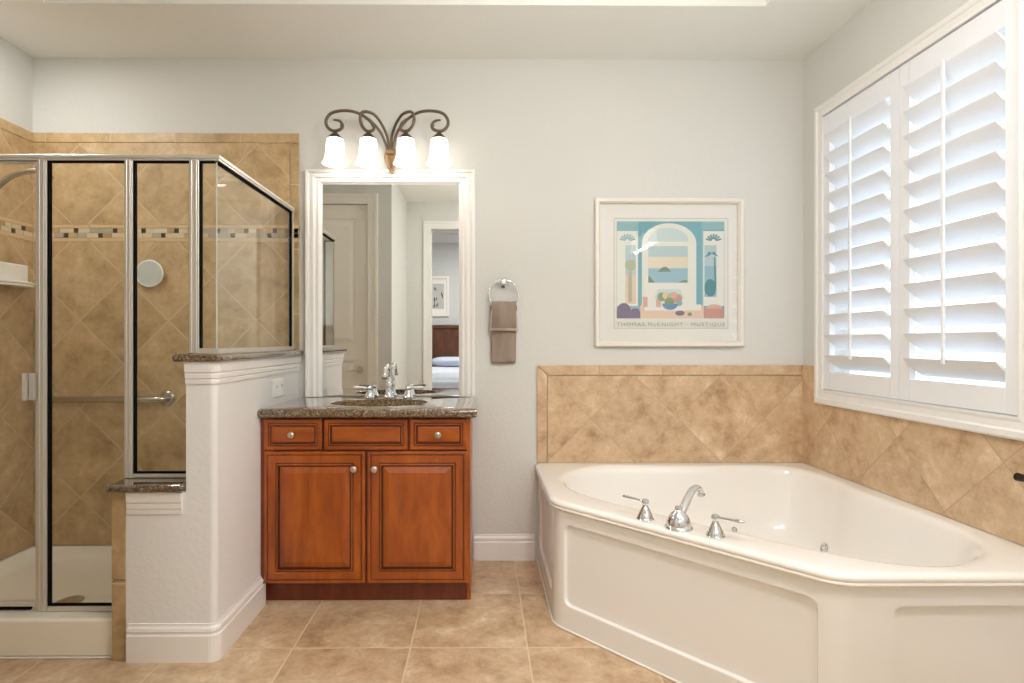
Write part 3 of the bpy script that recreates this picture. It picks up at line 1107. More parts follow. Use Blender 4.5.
def build_light():
    t = empty('vanity_light', (CXL, YB, 2.14), 'four light bronze scroll wall sconce lit above the white framed mirror', 'wall lamp')
    # leaf shaped wall plate with a curled tip
    bm = bmesh.new()
    outline = []
    for k in range(33):
        a = k / 32
        w = .050 * math.sin(PI * min(1, a * 1.02)) ** .6 * (1 - .6 * a)
        outline.append((w, lz_(285) + (lz_(480) - lz_(285)) * a))
    loops = []
    for w, z in outline:
        w = max(w, .002)
        loops.append([(CXL + w * math.cos(q), YB - .001 - .018 * (w / .05) * max(0, math.sin(q)) - .002, z) for q in [PI * k / 12 for k in range(13)]] + [(CXL - w, YB - .001, z), (CXL + w, YB - .001, z)])
    loft(bm, loops, True, True, True)
    pts = smooth_path([(CXL - .004, YB - .018, lz_(370)), (CXL - .006, YB - .024, lz_(430)), (CXL + .002, YB - .034, lz_(475)), (CXL + .012, YB - .044, lz_(495)), (CXL + .020, YB - .040, lz_(484)), (CXL + .016, YB - .034, lz_(474))], 7)
    tube(bm, pts, lerp_r(len(pts), [(0, .005), (.5, .006), (.8, .009), (1, .006)]), 10)
    pts = smooth_path([(CXL - .012, YB - .016, lz_(360)), (CXL - .012, YB - .022, lz_(400)), (CXL - .006, YB - .024, lz_(440))], 6)
    tube(bm, pts, .004, 8)
    box(bm, CXL - .022, CXL + .022, YB - .040, YB - .004, lz_(345), lz_(318))
    link('wall_plate', bm, 'bronze_light', t, smooth='auto')
    OUT = [(482, 320), (470, 270), (440, 205), (390, 150), (320, 105), (240, 83), (150, 80), (80, 100), (46, 145), (50, 190), (85, 222), (130, 224), (163, 205), (165, 175), (140, 152), (100, 145)]
    INN = [(497, 320), (490, 240), (460, 160), (410, 92), (360, 76), (322, 92), (308, 135), (320, 185), (350, 222), (385, 228), (408, 210), (402, 182), (375, 150), (340, 128)]
    for s in (-1, 1):
        for path, depth in ((OUT, 0), (INN, 1)):
            n = len(path)
            p3 = []
            for k, (zx, zy) in enumerate(path):
                a = min(1, k / 5)
                p3.append((CXL + s * -lx_(zx) * (.965 if depth == 0 else 1.0), YB - .034 - (YB - .034 - SY) * a, lz_(zy)))
            pts = smooth_path(p3, 7)
            bm = bmesh.new()
            tube(bm, pts, lerp_r(len(pts), [(0, .0068), (.5, .0083), (.85, .0083), (1, .005)]), 10)
            # crimped leaf riding on the inner curl
            cur = pts[-22:]
            cc = sum(cur, Vector()) / len(cur)
            for q, p in enumerate(cur[::2]):
                r = .0075 - .0002 * q
                p = p + (cc - p) * .32
                lathe(bm, [(0, -r), (r * .7, -r * .7), (r, 0), (r * .7, r * .7), (0, r)], at(p.x, p.y - .002, p.z + .004), 8)
            a = link('arm', bm, 'bronze', t, smooth=True)
            scx = CXL - s * lx_(112 if depth == 0 else 368) * (.965 if depth == 0 else 1.0)
            bm = bmesh.new()
            lathe(bm, [(0, lz_(222)), (.007, lz_(226)), (.009, lz_(238)), (.016, lz_(248)), (.028, lz_(264)), (.041, lz_(282)), (.042, lz_(288)), (.0, lz_(288))], at(scx, SY, 0), 28)
            link('socket_cap', bm, 'bronze', a, smooth='auto')
            bm = bmesh.new()
            zs = [(.037, 282), (.043, 290), (.0455, 318), (.0475, 360), (.050, 400), (.055, 435), (.063, 458), (.067, 468)]
            outer = [(r, lz_(z)) for r, z in zs]
            inner = [(r - .004, z) for r, z in outer[::-1]]
            lp = []
            for r, z in outer + inner:
                lp.append([(scx + r * math.cos(2 * PI * k / 32), SY + r * math.sin(2 * PI * k / 32), z) for k in range(32)])
            loft(bm, lp, True)
            link('lamp_shade', bm, 'shade', a, smooth=True)
            pd = bpy.data.lights.new('bulb', 'POINT')
            pd.energy = 0.7
            pd.color = (1.0, .93, .85)
            pd.shadow_soft_size = .03
            po = bpy.data.objects.new('bulb', pd)
            COL.objects.link(po)
            po.parent = a
            po.location = Vector((scx, SY, lz_(452))) - world_base(a)
    return t


lamp = build_light()
twin = copy_tree(lamp)                      # its twin on the right wall near the door, mirrored in the picture glass
twin.location = (XR, .42, 2.16)
twin.rotation_euler = (0, 0, -PI / 2)
twin['label'] = 'four light bronze scroll wall sconce on the window wall reflected in the picture glass'

# unseen fill lamp added to light room and ceiling, above the picture's edge
LAX, LAY = .45, 1.22
t = empty('fill_lamp', (LAX, LAY, tz), 'unseen white globe lamp added under the tray ceiling to light the room', 'fill light')
bm = bmesh.new()
lathe(bm, [(0, 0), (.07, 0), (.07, -.012), (.05, -.025), (.012, -.03), (.012, -.42), (.04, -.43), (.045, -.455), (0, -.455)], at(LAX, LAY, tz - .0005), 28)
link('canopy', bm, 'bronze', t, smooth='auto')
bm = bmesh.new()
bmesh.ops.create_uvsphere(bm, u_segments=32, v_segments=20, radius=.12, matrix=at(LAX, LAY, tz - .57))
M['globe'] = mat('fill_globe_glow', (250, 248, 244), 0.4, emit=(255, 251, 246), estr=72.0)  # glow of the added fill lamp
link('globe', bm, 'globe', t, smooth=True)

# ================================================================== TOWEL RING AND TOWEL
RXC, RZC, RR = .117, 1.450, .078
t = empty('towel_ring', (RXC, YB, 1.51), 'chrome towel ring on the wall right of the vanity mirror', 'towel ring')
bm = bmesh.new()
lathe(bm, [(0, 0), (.028, 0), (.029, .004), (.024, .010), (.014, .018), (.011, .034), (.014, .040), (.012, .050), (0, .052)], toward((RXC, YB - .001, 1.515), (0, -1, 0)), 24)
link('mount', bm, 'chrome', t, smooth='auto')
bm = bmesh.new()
ry = YB - .042
tube(bm, [(RXC + RR * math.sin(2 * PI * k / 40), ry, RZC + RR * math.cos(2 * PI * k / 40)) for k in range(40)], .0055, 10, True)
link('ring', bm, 'chrome', t, smooth=True)


def towel_flap(z0, z1, w0, w1, y0, y1, xc, seed, waves, d, mi_edge):
    """soft draped flap: rounded cross sections stacked in z"""
    bm = bmesh.new()
    rnd = random.Random(seed)
    ph = [rnd.uniform(0, 6.28) for _ in range(4)]
    loops = []
    NZ, NX = 22, 20
    for k in range(NZ + 1):
        a = k / NZ
        z = z0 + (z1 - z0) * a
        w = w0 + (w1 - w0) * a ** 1.5
        end = min(1.0, min(a, 1 - a) / .06) ** .5
        lp = []
        front, back = [], []
        for i in range(NX + 1):
            u = i / NX
            x = xc + (u - .5) * w * (.97 + .03 * end)
            rim = math.sin(PI * u) ** .35
            fold = waves * (math.sin(u * 9 + ph[0] + a * 2) * .5 + math.sin(u * 15 + ph[1] - a * 3) * .3)
            bulge = d * math.sin(PI * min(1, max(0, a))) ** .6
            front.append((x, y0 - (bulge + fold) * rim * end, z))
            back.append((x, y1 + .002 * rim, z))
        lp = front + back[::-1]
        loops.append(lp)
    loft(bm, loops, True, True, True)
    if mi_edge:
        for f in bm.faces:
            c = f.calc_center_median()
            if c.z < z0 + mi_edge or abs(c.x - xc) > w0 * .5 - .009:
                f.material_index = 1
    return bm


t = empty('hand_towel', (RXC, ry, 1.38), 'folded taupe hand towel hanging through the chrome towel ring', 'towel')
bm = towel_flap(1.077, 1.392, .134, .150, YB - .022, YB - .010, .117, 3, .008, .006, 0)
link('rear_fold', bm, ['towel', 'towel_band'], t, smooth=True)
bm = towel_flap(1.252, 1.412, .152, .132, YB - .048, YB - .030, .118, 5, .016, .036, .016)
link('front_fold', bm, ['towel', 'towel_band'], t, smooth=True)

# ================================================================== PICTURE
PY = YB - .002
sc_ = 2.99 / 550


def AX(zx):
    return (607.3 + zx / 5.4635 - 482) * sc_


def AZ(zy):
    return 1.195 + (341 - (210 + zy / 5.4635)) * sc_


FX0, FX1, FZ0, FZ1 = .617, 1.428, 1.168, 1.976
t = empty('framed_picture', ((FX0 + FX1) / 2, YB, FZ0), 'square seaside print in white frame on the wall above the bathtub', 'picture')
bm = bmesh.new()
PF = [(0, .001), (0, .026), (.004, .030), (.018, .030), (.024, .022), (.028, .018), (.028, .001)]
cor = [(FX0, FZ0, 1, 1), (FX0, FZ1, 1, -1), (FX1, FZ1, -1, -1), (FX1, FZ0, -1, 1)]
rows = [[bm.verts.new((x + sx * d, PY - h, z + sz * d)) for d, h in PF] for x, z, sx, sz in cor]
for i in range(4):
    A, B = rows[i], rows[(i + 1) % 4]
    for k in range(len(PF)):
        j = (k + 1) % len(PF)
        bm.faces.new((A[k], A[j], B[j], B[k]))
link('frame', bm, 'frame', t)
link('picture_mat', boxes((FX0 + .0285, FX1 - .0285, PY - .007, PY - .002, FZ0 + .0285, FZ1 - .0285)), 'mat', t)
ART = {'paper': (232, 230, 226), 'line': (198, 190, 182), 'teal': (132, 178, 188), 'teal2': (104, 164, 184), 'sky': (176, 200, 208), 'cream': (226, 212, 192),
       'sea': (142, 180, 200), 'isle': (106, 132, 118), 'white': (234, 232, 228), 'peach': (226, 196, 176), 'pink': (214, 164, 152), 'plum': (116, 102, 130),
       'green': (120, 142, 104), 'palm': (66, 132, 142), 'pale': (196, 216, 220), 'rose': (196, 140, 132), 'stone': (170, 176, 150), 'blue': (96, 132, 172)}
AK = list(ART)
for k in AK:
    ART[k] = tuple(int(v * .86 + g * .14) for v, g in zip(ART[k], (226, 222, 224)))
    M['art_' + k] = mat('print_' + k, ART[k], 0.8, spec=0.1)
bm = bmesh.new()
lay = [0]


def art(poly, c):
    lay[0] += 1
    y = PY - .0072 - .00004 * lay[0]
    prism_xz(bm, [(AX(x), AZ(z)) for x, z in poly], y, PY - .0071, AK.index(c))


def R(x0, y0, x1, y1, c):
    art([(x0, y0), (x1, y0), (x1, y1), (x0, y1)], c)


def ell(cx, cy, rx, ry_, c, a0=0, a1=360, n=20):
    art([(cx + rx * math.cos(math.radians(a0 + (a1 - a0) * k / n)), cy - ry_ * math.sin(math.radians(a0 + (a1 - a0) * k / n))) for k in range(n if a1 - a0 >= 360 else n + 1)], c)


R(40, 36, 672, 645, 'line')
R(44, 40, 668, 641, 'paper')
R(56, 55, 650, 588, 'teal')
R(530, 100, 650, 588, 'teal2')
R(176, 55, 524, 520, 'teal2')
# plain arched central opening on the sea
ell(345, 175, 150, 110, 'white', 0, 180)
R(195, 175, 495, 520, 'white')
ell(340, 165, 112, 76, 'pale', 0, 180)
R(230, 190, 448, 260, 'sky')
R(230, 250, 448, 316, 'cream')
R(230, 312, 448, 392, 'sea')
art([(280, 332), (310, 306), (330, 304), (358, 332)], 'isle')
art([(230, 350), (268, 392), (230, 392)], 'isle')
art([(390, 392), (425, 376), (448, 380), (448, 392)], 'isle')
art([(236, 480), (262, 420), (290, 404), (410, 404), (448, 480)], 'white')
art([(262, 480), (284, 428), (404, 428), (428, 480)], 'pale')
# side windows
R(58, 108, 172, 520, 'white')
R(104, 186, 162, 350, 'sky')
R(104, 350, 162, 510, 'peach')
ell(132, 296, 30, 32, 'stone')
R(120, 330, 140, 500, 'stone')
R(533, 108, 648, 520, 'white')
R(540, 186, 606, 300, 'sky')
R(540, 300, 606, 470, 'sea')
art([(592, 250), (600, 250), (606, 420), (596, 420)], 'palm')
for a in range(5):
    q = math.radians(20 + 36 * a)
    ex, ey = 580 + 52 * math.cos(q) * .8, 240 - 44 * math.sin(q) + 24
    art([(580, 232), ((580 + ex) / 2, (232 + ey) / 2 - 10), (ex, ey), ((580 + ex) / 2 + 3, (232 + ey) / 2 + 3)], 'palm')
ell(572, 420, 33, 48, 'palm')
for wx in (115, 590):
    for a in range(7):
        q = math.radians(18 + 24 * a)
        c, s = math.cos(q), math.sin(q)
        art([(wx + 12 * c - 3 * s, 164 - 12 * s - 3 * c), (wx + 44 * c - 5 * s, 164 - 40 * s - 5 * c), (wx + 44 * c + 5 * s, 164 - 40 * s + 5 * c), (wx + 12 * c + 3 * s, 164 - 12 * s + 3 * c)], 'palm' if wx > 300 else 'teal')
# table with a bowl of flowers, chairs
R(186, 516, 536, 588, 'peach')
R(210, 512, 520, 545, 'white')
R(200, 470, 226, 526, 'pink')
R(274, 480, 300, 526, 'pink')
for fx, fy_, fr, fc in ((305, 470, 24, 'green'), (330, 462, 22, 'peach'), (360, 478, 30, 'stone'), (390, 480, 26, 'rose'), (345, 500, 26, 'green'), (372, 460, 18, 'pink'), (402, 505, 16, 'teal')):
    ell(fx, fy_, fr, fr, fc)
ell(350, 508, 44, 34, 'blue', 180, 360)
ell(95, 548, 38, 44, 'plum', 0, 180)
R(56, 548, 130, 588, 'plum')
ell(158, 560, 28, 26, 'plum', 0, 180)
R(130, 560, 186, 588, 'plum')
ell(594, 535, 46, 24, 'pink', 0, 180)
R(538, 535, 648, 588, 'rose')
ell(404, 560, 26, 14, 'plum')
ell(458, 566, 12, 10, 'green')
# lettering under the image
cu = bpy.data.curves.new('title', 'FONT')
cu.body = 'THOMAS McKNIGHT \u00b7 MUSTIQUE'
cu.size = .05
cu.space_character = 1.25
cu.extrude = .0002
tmp = bpy.data.objects.new('title_curve', cu)
COL.objects.link(tmp)
bpy.context.view_layer.update()
me = bpy.data.meshes.new_from_object(tmp.evaluated_get(bpy.context.evaluated_depsgraph_get()))
bpy.data.objects.remove(tmp)
xs_ = [v.co.x for v in me.vertices]
zs_ = [v.co.y for v in me.vertices]
wx0, wx1 = min(xs_), max(xs_)
s_x = (AX(652) - AX(55)) / (wx1 - wx0)
zmin, zmax = min(zs_), max(zs_)
s_z = (AZ(611) - AZ(635)) / (zmax - zmin)
for v in me.vertices:
    x, z, d = v.co.x, v.co.y, v.co.z
    v.co = (AX(55) + (x - wx0) * s_x, PY - .0118 - d, AZ(635) + (z - zmin) * s_z)
M['ink'] = mat('grey_ink', (168, 163, 160), 0.8)
nf = len(bm.faces)
bm.from_mesh(me)
bm.faces.ensure_lookup_table()
for f in bm.faces[nf:]:
    f.material_index = len(AK)
link('print', bm, ['art_' + k for k in AK] + ['ink'], t)
link('glass', boxes((FX0 + .0283, FX1 - .0283, PY - .0150, PY - .0135, FZ0 + .0283, FZ1 - .0283)), 'glass', t)

# ================================================================== WINDOW AND SHUTTERS
win = None
bm = bmesh.new()
FO = [(0, .012), (0, .026), (.006, .030), (.022, .030), (.028, .024), (.048, .022), (.056, .026), (.062, .026), (.062, .000), (0, 0.0)]
wy0, wy1, wz0, wz1 = WY0 - .060, WY1 + .055, WZ0 - .075, WZ1 + .064
cor = [(wy1, wz0, -1, 1.0), (wy1, wz1, -1, -1.0), (wy0, wz1, 1, -1.0), (wy0, wz0, 1, 1.0)]
rows = [[bm.verts.new((XR - .001 - h, y + sy * d, z + sz * d * (1.2 if z < 1.2 else 1.03))) for d, h in FO] for y, z, sy, sz in cor]
for i in range(4):
    A, B = rows[i], rows[(i + 1) % 4]
    for k in range(len(FO)):
        j = (k + 1) % len(FO)
        bm.faces.new((A[k], A[j], B[j], B[k]))
win = link('window_1', bm, 'white', kind='structure')
# glazed sash at the outer face of the wall
bm = boxes((XR + .095, XR + .135, WY0, WY0 + .04, WZ0, WZ1), (XR + .095, XR + .135, WY1 - .04, WY1, WZ0, WZ1),
           (XR + .095, XR + .135, WY0 + .04, WY1 - .04, WZ0, WZ0 + .045), (XR + .095, XR + .135, WY0 + .04, WY1 - .04, WZ1 - .045, WZ1))
link('sash', bm, 'white', win)
link('pane', boxes((XR + .112, XR + .116, WY0 + .04, WY1 - .04, WZ0 + .045, WZ1 - .045)), 'win_glass', win)

PXC = XR - .003                                 # centre plane of the shutter panels
ym = (WY0 + WY1) / 2
NL = 12
ang = math.radians(41)
for (a, b, lab) in ((ym + .0015, WY1 - .003, 'white louvered shutter panel in the window nearest the corner above the bathtub'),
                    (WY0 + .003, ym - .0015, 'white louvered shutter panel of the window on the side away from the corner')):
    t = empty('window_shutter', (PXC, (a + b) / 2, WZ0), lab, 'shutter', 'plantation shutters of the window')
    st = .052
    z0, z1 = WZ0 + .004, WZ1 - .004
    lo, hi = 1.040, 2.249
    x0, x1 = PXC - .014, PXC + .014
    bm = boxes((x0, x1, a, a + st, z0, z1), (x0, x1, b - st, b, z0, z1), (x0, x1, a + st, b - st, z0, lo), (x0, x1, a + st, b - st, hi, z1))
    link('panel_frame', bm, 'shutter', t, bevel=(.0025, 2))
    pitch = (hi - lo) / NL
    for k in range(NL):
        zc = lo + pitch * (k + .5)
        bm = bmesh.new()
        W2, T2 = .057, .0055
        sec = []
        for q in range(24):
            f = 2 * PI * q / 24
            u, v = W2 * math.cos(f), T2 * math.sin(f) * (1 if abs(math.cos(f)) < .9 else .8)
            # inner edge (-x) is the higher one
            sec.append((PXC + u * math.cos(ang) + v * math.sin(ang), zc - u * math.sin(ang) + v * math.cos(ang)))
        loft(bm, [[(x, y, z) for x, z in sec] for y in (a + st + .0015, b - st - .0015)], True, True, True)
        link('louver', bm, 'shutter', t, smooth='auto')
    yb_ = (a + b) / 2
    ex = PXC - .057 * math.cos(ang)
    bm = boxes((ex - .011, ex - .001, yb_ - .006, yb_ + .006, lo + pitch * .5 + .02, hi - .006))
    link('tilt_rod', bm, 'shutter', t, bevel=(.002, 2))
    if a < ym - .1:
        for hz_ in (1.10, 1.65, 2.20):
            bm = boxes((x0 - .003, x0 - .0002, a - .004, a + .004, hz_ - .03, hz_ + .03))
            link('hinge', bm, 'shutter', t, bevel=(.001, 1))

# ================================================================== BATHTUB
TZ = .530
A_, B_, C_, D_ = (.300, YB - .002), (.300, 2.318), (1.02, 1.567), (XR - .002, 1.567)


def round_path(pts, tan, n=10):
    """polyline with rounded inner corners (tangent length tan)"""
    P = [Vector(p) for p in pts]
    out = [P[0]]
    for i in range(1, len(P) - 1):
        d0 = (P[i - 1] - P[i]).normalized()
        d1 = (P[i + 1] - P[i]).normalized()
        s, e = P[i] + d0 * tan, P[i] + d1 * tan
        half = math.acos(max(-1, min(1, d0.dot(d1)))) / 2
        r = tan * math.tan(half)
        c = P[i] + (d0 + d1).normalized() * (r / math.sin(half))
        a0 = math.atan2(s.y - c.y, s.x - c.x)
        a1 = math.atan2(e.y - c.y, e.x - c.x)
        da = (a1 - a0 + PI) % (2 * PI) - PI
        for k in range(n + 1):
            out.append(Vector((c.x + r * math.cos(a0 + da * k / n), c.y + r * math.sin(a0 + da * k / n))))
    out.append(P[-1])
    return out


def off_front(off):
    """front outline (left side, diagonal, front) pushed outward by off"""
    P = [Vector(p) for p in (A_, B_, C_, D_)]
    q = []
    for i in range(4):
        dirs = []
        if i:
            dirs.append((P[i] - P[i - 1]).normalized())
        if i < 3:
            dirs.append((P[i + 1] - P[i]).normalized())
        nn = [Vector((d.y, -d.x)) for d in dirs]
        mv = nn[0] if len(nn) == 1 else (nn[0] + nn[1]) / (1 + nn[0].dot(nn[1]))
        q.append(P[i] + mv * off)
    return q


CEN = Vector((1.07, 2.32))


def ray_poly(poly, ang):
    d = Vector((math.cos(ang), math.sin(ang)))
    best = None
    n = len(poly)
    for i in range(n):
        p, q = poly[i], poly[(i + 1) % n]
        e = q - p
        den = d.x * e.y - d.y * e.x
        if abs(den) < 1e-12:
            continue
        w = p - CEN
        tt = (w.x * e.y - w.y * e.x) / den
        uu = (w.x * d.y - w.y * d.x) / den
        if tt > 0 and -1e-6 <= uu <= 1 + 1e-6 and (best is None or tt > best):
            best = tt
    return CEN + d * best


half_pts = [(.135, .135), (.088, .27), (.082, .42), (.098, .58), (.088, .76), (.075, .95), (.095, 1.14), (.205, 1.295), (.375, 1.375), (.555, 1.348), (.725, 1.235), (.865, 1.105)]
ctrl = [(XR - b, YB - a) for a, b in half_pts] + [(XR - .985, YB - .985)] + [(XR - a, YB - b) for a, b in half_pts[::-1][:-1]]
opening = [Vector((p.x, p.y)) for p in smooth_path([(x, y, 0) for x, y in ctrl], 10, True)]
NA = 360
angs = [2 * PI * k / NA - PI for k in range(NA)]
for c in ((A_[0], A_[1]), (D_[0], D_[1]), (XR - .002, YB - .002)):
    angs.append(math.atan2(c[1] - CEN.y, c[0] - CEN.x))
angs = sorted(set(angs))


def outline(off):
    f = round_path(off_front(off), .06)
    poly = f + [Vector((XR - .002, YB - .002))]
    out = []
    for a in angs:
        p = ray_poly(poly, a)
        out.append(Vector((min(p.x, XR - .002), min(p.y, YB - .002))))
    return out


op = [ray_poly(opening, a) for a in angs]
t = empty('bathtub', (1.1, 2.3, 0), 'white corner whirlpool bathtub with angled paneled apron below the shuttered window', 'bathtub')
bm = bmesh.new()
LIP = [(-.004, .494), (.008, .495), (.0105, .498), (.0105, .503), (.0075, .5055), (.0095, .509), (.0115, .514), (.0105, .520), (.006, .526), (-.004, .5295), (-.014, TZ)]
loops = []
for o_, z in LIP:
    loops.append([(p.x, p.y, z) for p in outline(o_)])
bc = Vector((sum(p.x for p in op) / len(op), sum(p.y for p in op) / len(op)))
BAS = [(1.05, TZ), (1.03, TZ - .001), (1.012, TZ - .004), (1.0, TZ - .010), (.988, TZ - .022), (.976, TZ - .045), (.955, .42), (.93, .34), (.905, .27), (.87, .215), (.80, .18), (.66, .165), (.45, .16), (.2, .158)]
for s, z in BAS:
    lp = []
    for p in op:
        q = bc + (p - bc) * s
        q = Vector((min(q.x, XR - .02), min(q.y, YB - .02)))
        lp.append((q.x, q.y, z))
    loops.append(lp)
loft(bm, loops, True, False, True)
shell = link('tub_shell', bm, 'tub', t, smooth='wide')

# apron: flat faces with rounded recessed panels joined by curved corners
F_ = off_front(-.006)
TAN = .045
SK0, SK1 = .001, .494


def seg_face(bm, pn, P0, P1, s0, s1, h0, h1, r=.03, depth=.014, bev=.010):
    d = (P1 - P0)
    Lg = d.length
    d.normalize()
    nrm = Vector((d.y, -d.x))

    def pt(s, h, dep=0):
        q = P0 + d * s - nrm * dep
        return (q.x, q.y, h)

    def rr(i, dep):
        out = []
        for (cs, ch, a) in ((s1 - r, h1 - r, 0), (s0 + r, h1 - r, 90), (s0 + r, h0 + r, 180), (s1 - r, h0 + r, 270)):
            rad = max(r - i, .004)
            for x, y in arc(cs, ch, rad, a, a + 90, 5):
                out.append(pt(x, y, dep))
        return out
    ov = [bm.verts.new(pt(*c)) for c in ((Lg, SK1), (0, SK1), (0, SK0), (Lg, SK0))]
    lp = [bm.verts.new(p) for p in rr(0, 0)]
    for c in range(4):
        for k in range(5):
            bm.faces.new((ov[c], lp[c * 6 + k], lp[c * 6 + k + 1]))
        nx = (c + 1) % 4
        bm.faces.new((ov[c], lp[c * 6 + 5], lp[nx * 6], ov[nx]))
    loft(pn, [rr(0, 0), rr(bev * .15, depth * .5), rr(bev * .5, depth), rr(bev, depth), ], True, False, True)


bm = bmesh.new()
pnl = []
rp = round_path(F_, TAN, 10)
# split rounded path into its three straight runs
runs = [(rp[0], rp[1]), (rp[11], rp[12]), (rp[22], rp[23])]
specs = [(.10, -.02), (.0, .0), (.085, -.05)]
for (p0, p1), kind_ in zip(runs, ('left', 'diag', 'front')):
    Lg = (p1 - p0).length
    pn = bmesh.new()
    if kind_ == 'diag':
        seg_face(bm, pn, p0, p1, .006, Lg - .006, .10, .438)
    elif kind_ == 'left':
        seg_face(bm, pn, p0, p1, .10, Lg - .04, .10, .438)
    else:
        seg_face(bm, pn, p0, p1, .114, Lg - .06, .10, .434)
    pnl.append(pn)
for a, b in ((1, 11), (12, 22)):
    loft(bm, [[(rp[k].x, rp[k].y, z) for k in range(a, b + 1)] for z in (SK0, SK1)], False)
bmesh.ops.remove_doubles(bm, verts=bm.verts, dist=.0004)
link('apron', bm, 'apron', t, smooth='auto')
for pn in pnl:
    link('apron_panel', pn, 'apron', t, fixn=True)
bm = bmesh.new()
tube(bm, [(p.x - .0, p.y, .004) for p in round_path(off_front(-.001), TAN, 10)], .0042, 8)
link('caulk_bead', bm, 'caulk', t)

# whirlpool jets and overflow set into the far wall of the basin
bt = bmesh.new()
bt.from_mesh(shell.data)
tree = BVHTree.FromBMesh(bt)
off = world_base(t)


def jet(px, py, r, name):
    o = Vector((0, 0, 1.195))
    d = Vector(((px - 482) / F, 1, (341 - py) / F)).normalized()
    hit = tree.ray_cast(o - off, d)
    if hit[0] is None:
        return
    p = hit[0] + off
    n = hit[1]
    if n.dot(d) > 0:
        n = -n
    bm = bmesh.new()
    lathe(bm, [(r, -.004), (r, .003), (r * .8, .008), (r * .55, .009), (r * .5, .003), (0, .003)], toward(p, n), 24)
    j = link(name, bm, 'chrome', t, smooth='auto')
    bm = bmesh.new()
    lathe(bm, [(0, .003), (r * .36, .003), (r * .3, .007), (0, .007)], toward(p, n), 16)
    link('nozzle', bm, 'porcelain', j, smooth='auto')


jet(826, 549, .026, 'jet')
jet(735, 530, .016, 'jet')
bt.free()

# tub filler faucet on the diagonal deck
dd = Vector((.712, -.702, 0))
inn = Vector((.702, .712, 0))
t0 = Vector((.704, 1.963, TZ))
t = empty('tub_faucet', t0, 'chrome tub filler with curved spout and two lever handles on the bathtub deck', 'faucet')


def squash(bm, k):
    bmesh.ops.scale(bm, vec=(1, 1, k), space=Matrix.Translation((0, 0, -TZ)), verts=bm.verts)


bm = bmesh.new()
lathe(bm, [(0, 0), (.046, 0), (.048, .003), (.046, .008), (.042, .012), (.0425, .018), (.041, .030), (.036, .046), (.026, .062), (.016, .073), (.012, .079), (.014, .085), (.012, .092), (0, .095)], at(*t0), 32)
pts = smooth_path([t0 + inn * .012 + Vector((0, 0, .045)), t0 + inn * .042 + Vector((0, 0, .078)), t0 + inn * .078 + Vector((0, 0, .112)), t0 + inn * .115 + Vector((0, 0, .136)), t0 + inn * .150 + Vector((0, 0, .139)), t0 + inn * .178 + Vector((0, 0, .122)), t0 + inn * .190 + Vector((0, 0, .098))], 8)
tube(bm, pts, lerp_r(len(pts), [(0, .0155), (.3, .015), (.8, .0135), (.93, .0135), (1, .0165)]), 18)
squash(bm, .81)
link('spout', bm, 'chrome', t, smooth='auto')
for s in (-1, 1):
    hp = t0 + dd * (.130 * s)
    bm = bmesh.new()
    lathe(bm, [(0, 0), (.031, 0), (.032, .004), (.029, .009), (.0285, .014), (.0245, .024), (.0175, .040), (.0115, .053), (.009, .062), (.013, .068), (.0145, .075), (.012, .083), (.006, .087), (0, .088)], at(*hp), 28)
    squash(bm, .87)
    h = link('handle', bm, 'chrome', t, smooth='auto')
    bm = bmesh.new()
    pts = [hp + dd * (s * q) + Vector((0, 0, z)) for q, z in ((.005, .076), (.025, .077), (.045, .078), (.075, .0785), (.090, .079), (.095, .079))]
    tube(bm, pts, [.005, .0045, .0055, .0075, .0065, .003], 14)
    squash(bm, .87)
    link('lever', bm, 'chrome', h, smooth=True)

# bronze towel bar on the right wall, its end post reaching into the frame
t = empty('towel_bar', (XR, 1.5, .766), 'dark bronze towel bar end on the right tiled wall beside the tub', 'towel bar')
bm = bmesh.new()
xb = XR - .070
tube(bm, smooth_path([(xb, 1.738, .766), (xb, 1.732, .766), (xb, 1.72, .766), (xb, 1.69, .766), (xb, 1.66, .766), (xb, .95, .766)], 4), lerp_r(21, [(0, .005), (.08, .011), (.2, .0135), (.4, .012), (.6, .009), (1, .009)]), 14)
link('bar', bm, 'dark_bronze', t, smooth=True)
for yy in (1.64, 1.0):
    bm = bmesh.new()
    lathe(bm, [(0, 0), (.026, 0), (.026, .005), (.014, .012), (.009, .02), (.009, .058), (.013, .062), (.013, .074), (.008, .08), (0, .08)], toward((XR - .0125 if yy > 1.4 else XR - .0005, yy, .766), (-1, 0, 0)), 20)
    link('bracket', bm, 'dark_bronze', t, smooth='auto')

# ================================================================== BEDROOM SEEN IN THE MIRROR
BX0, BX1, BY0, BZ = -2.4, 2.2, -3.55, 3.05
link('wall_bedroom_rear', boxes((BX0, BX1, BY0 - .1, BY0, 0, BZ)), 'bedwall', kind='structure')
link('wall_bedroom_left', boxes((BX0 - .1, BX0, BY0 - .1, -.22, 0, BZ)), 'bedwall', kind='structure')
link('wall_bedroom_right', boxes((BX1, BX1 + .1, BY0 - .1, -.22, 0, BZ)), 'bedwall', kind='structure')
link('wall_bedroom_front', boxes((BX0, XS - .12, -.26, -.225, 0, BZ), (XR + .14, BX1, -.26, -.225, 0, BZ), (XS - .12, XR + .14, -.26, -.225, ZC + .06, BZ)), 'bedwall', kind='structure')
link('floor_bedroom', boxes((BX0 - .1, BX1 + .1, BY0 - .1, -.222, -.1, 0)), 'carpet', kind='structure')
link('ceiling_bedroom', boxes((BX0 - .1, BX1 + .1, BY0 - .1, -.22, BZ, BZ + .06)), 'ceiling', kind='structure')
bm = bmesh.new()
sweep(bm, [(BX1, BY0), (BX0, BY0)], [(0, BZ - .14), (.02, BZ - .14), (.03, BZ - .11), (.09, BZ - .04), (.11, BZ - .02), (.11, BZ - .001), (0, BZ - .001)])
bmesh.ops.translate(bm, verts=bm.verts, vec=(0, .001, 0))
link('trim_19', bm, 'white', kind='structure')

